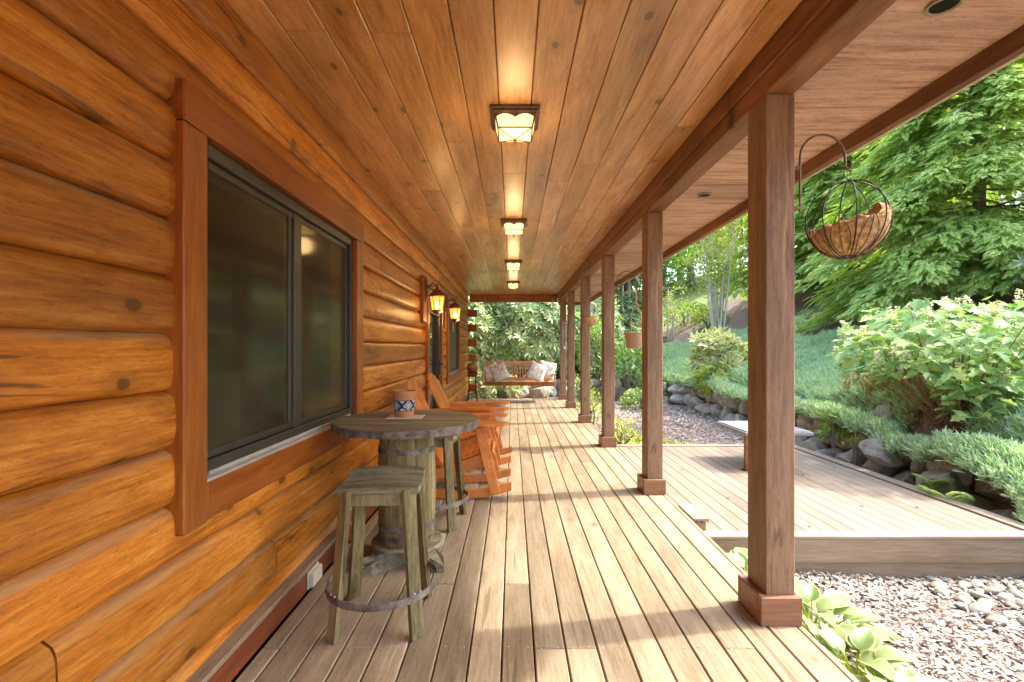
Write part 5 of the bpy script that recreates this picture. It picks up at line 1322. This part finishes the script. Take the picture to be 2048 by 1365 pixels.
# ------------------------------------------------------------------ hemlocks and the wood behind
HG = 'hemlocks at the top of the bank'
hemlock('largest weeping hemlock with drooping branches, filling the right of the view', (10.3, 10.6, 2.65), 7.0, 3.7, 280, 150, L_HEM, .31, 1, .02, .5, HG, R_(215))
hemlock('hemlock with a bare lower trunk over the dark mulch, behind the hanging basket', (11.4, 16.2, 3.1), 7.2, 3.0, 210, 115, L_HEM, .35, 2, .10, .35, HG, R_(230))
hemlock('yellowish hemlock standing behind the two large ones', (15.2, 18.5, 4.6), 8.0, 4.2, 170, 75, L_HEM2, .46, 3, .04, .45, HG, R_(225))
hemlock('bright hemlock between the nearest post and the one with a bare trunk', (11.2, 19.8, 3.6), 7.0, 2.9, 160, 75, L_HEM2, .38, 4, .06, .45, HG, R_(235))
hemlock('hemlock behind the right shoulder of the largest one', (16.0, 9.8, 4.4), 8.0, 4.2, 120, 40, L_HEM, .7, 5, .05, .45, HG, R_(200))
hemlock('blue green conifer with a broken lower trunk behind the bucket', (5.0, 22.3, 1.0), 9, 2.6, 100, 40, L_DRK, .5, 6, .08, .4, None, R_(260))
t = thing('dead_trunk', 'thick dark bare trunk standing behind the conifer above the hanging bucket', 'trunk', (5.5, 23.3, 1.1))
MB().tube([(0, 0, -.4), (.02, 0, 2), (-.03, .05, 5), (0, 0, 11)], [.30, .24, .21, .14], 14).build('trunk', BARK3, t, 60, False)
q = MB(); rn = random.Random(3)
for k in range(9):
    z = rn.uniform(2.5, 10); a = rn.uniform(0, 6.28); q.tube([(0, 0, z), (.6*math.cos(a), .6*math.sin(a), z+.15)], [.05, .02], 6)
q.build('branch_stubs', BARK3, t, 60, False)
for (x, y, r, n, mt, lb) in ((8.6, 33, (2.6, 1.6, 1.6), 1500, L_DRK, 'dark rounded bush at the far side of the lawn'), (11.5, 29.5, (2.0, 1.5, 1.5), 1400, L_GRN, 'green rounded bush on the lawn behind the multi stem tree'), (14.5, 30, (2.4, 1.6, 2.0), 1500, L_LIME, 'yellow green bush on the lawn behind the hemlocks')):
    shrub('lawn_bush', lb, 'bush', (x, y, gz1(x, y)-.1), r, n, .26, LF, mt, None, 6, .3, .3, .6)
BG = 'trees of the wood beyond the lawn'
spec = [(2.2, 24, 9, 'leafy tree behind the rhododendrons near the porch end', L_DRK), (-3.0, 24, 10, 'leafy tree behind the cabin corner', L_DRK), (8.0, 34, 12, 'pale green tree on the lawn edge, left of the multi stem tree', L_GRN),
        (12.2, 33, 13, 'yellow green tree beyond the lawn, behind the multi stem tree', L_LIME), (16.5, 36, 14, 'tree beyond the lawn, behind the bare trunk hemlock', L_GRN), (21, 33, 12, 'tall tree behind the yellowish hemlock', L_GRN),
        (22.5, 25, 11, 'bright tree to the right of the yellowish hemlock', L_LIME), (22, 15, 10, 'tall tree behind the largest hemlock', L_GRN), (21, 5, 10, 'tall tree at the far right behind the broadleaf bush', L_GRN),
        (3.5, 40, 15, 'dark tree deep in the wood behind the conifer', L_DRK), (10, 46, 16, 'dark tree deep in the wood behind the lawn', L_DRK), (17.5, 50, 18, 'far dark tree above the lawn', L_DRK), (26, 45, 18, 'far tree on the upper slope of the wood', L_DRK), (30, 30, 18, 'highest far tree on the right slope', L_DRK),
        (6.8, 44, 11, 'mid green tree on the far side of the lawn, left of the dark ones', L_GRN), (12.5, 40, 9, 'low bushy tree at the lawn edge behind the yellow green one', L_DRK), (14.5, 46, 13, 'bright tree deep in the wood above the lawn', L_LIME), (9.4, 39, 8, 'low bushy tree at the far edge of the lawn', L_GRN), (19, 42, 13, 'bright tree behind the hemlock with the bare trunk', L_GRN)]
for i, (x, y, H, lb, mt) in enumerate(spec):
    far = y > 38; leafy_tree(lb, (x, y, gz1(x, y)), H, (H*.30, H*.30, H*.40), 60, 110 if not far else 80, .30 if not far else .48, mt, 40+i, group=BG, czf=.52)
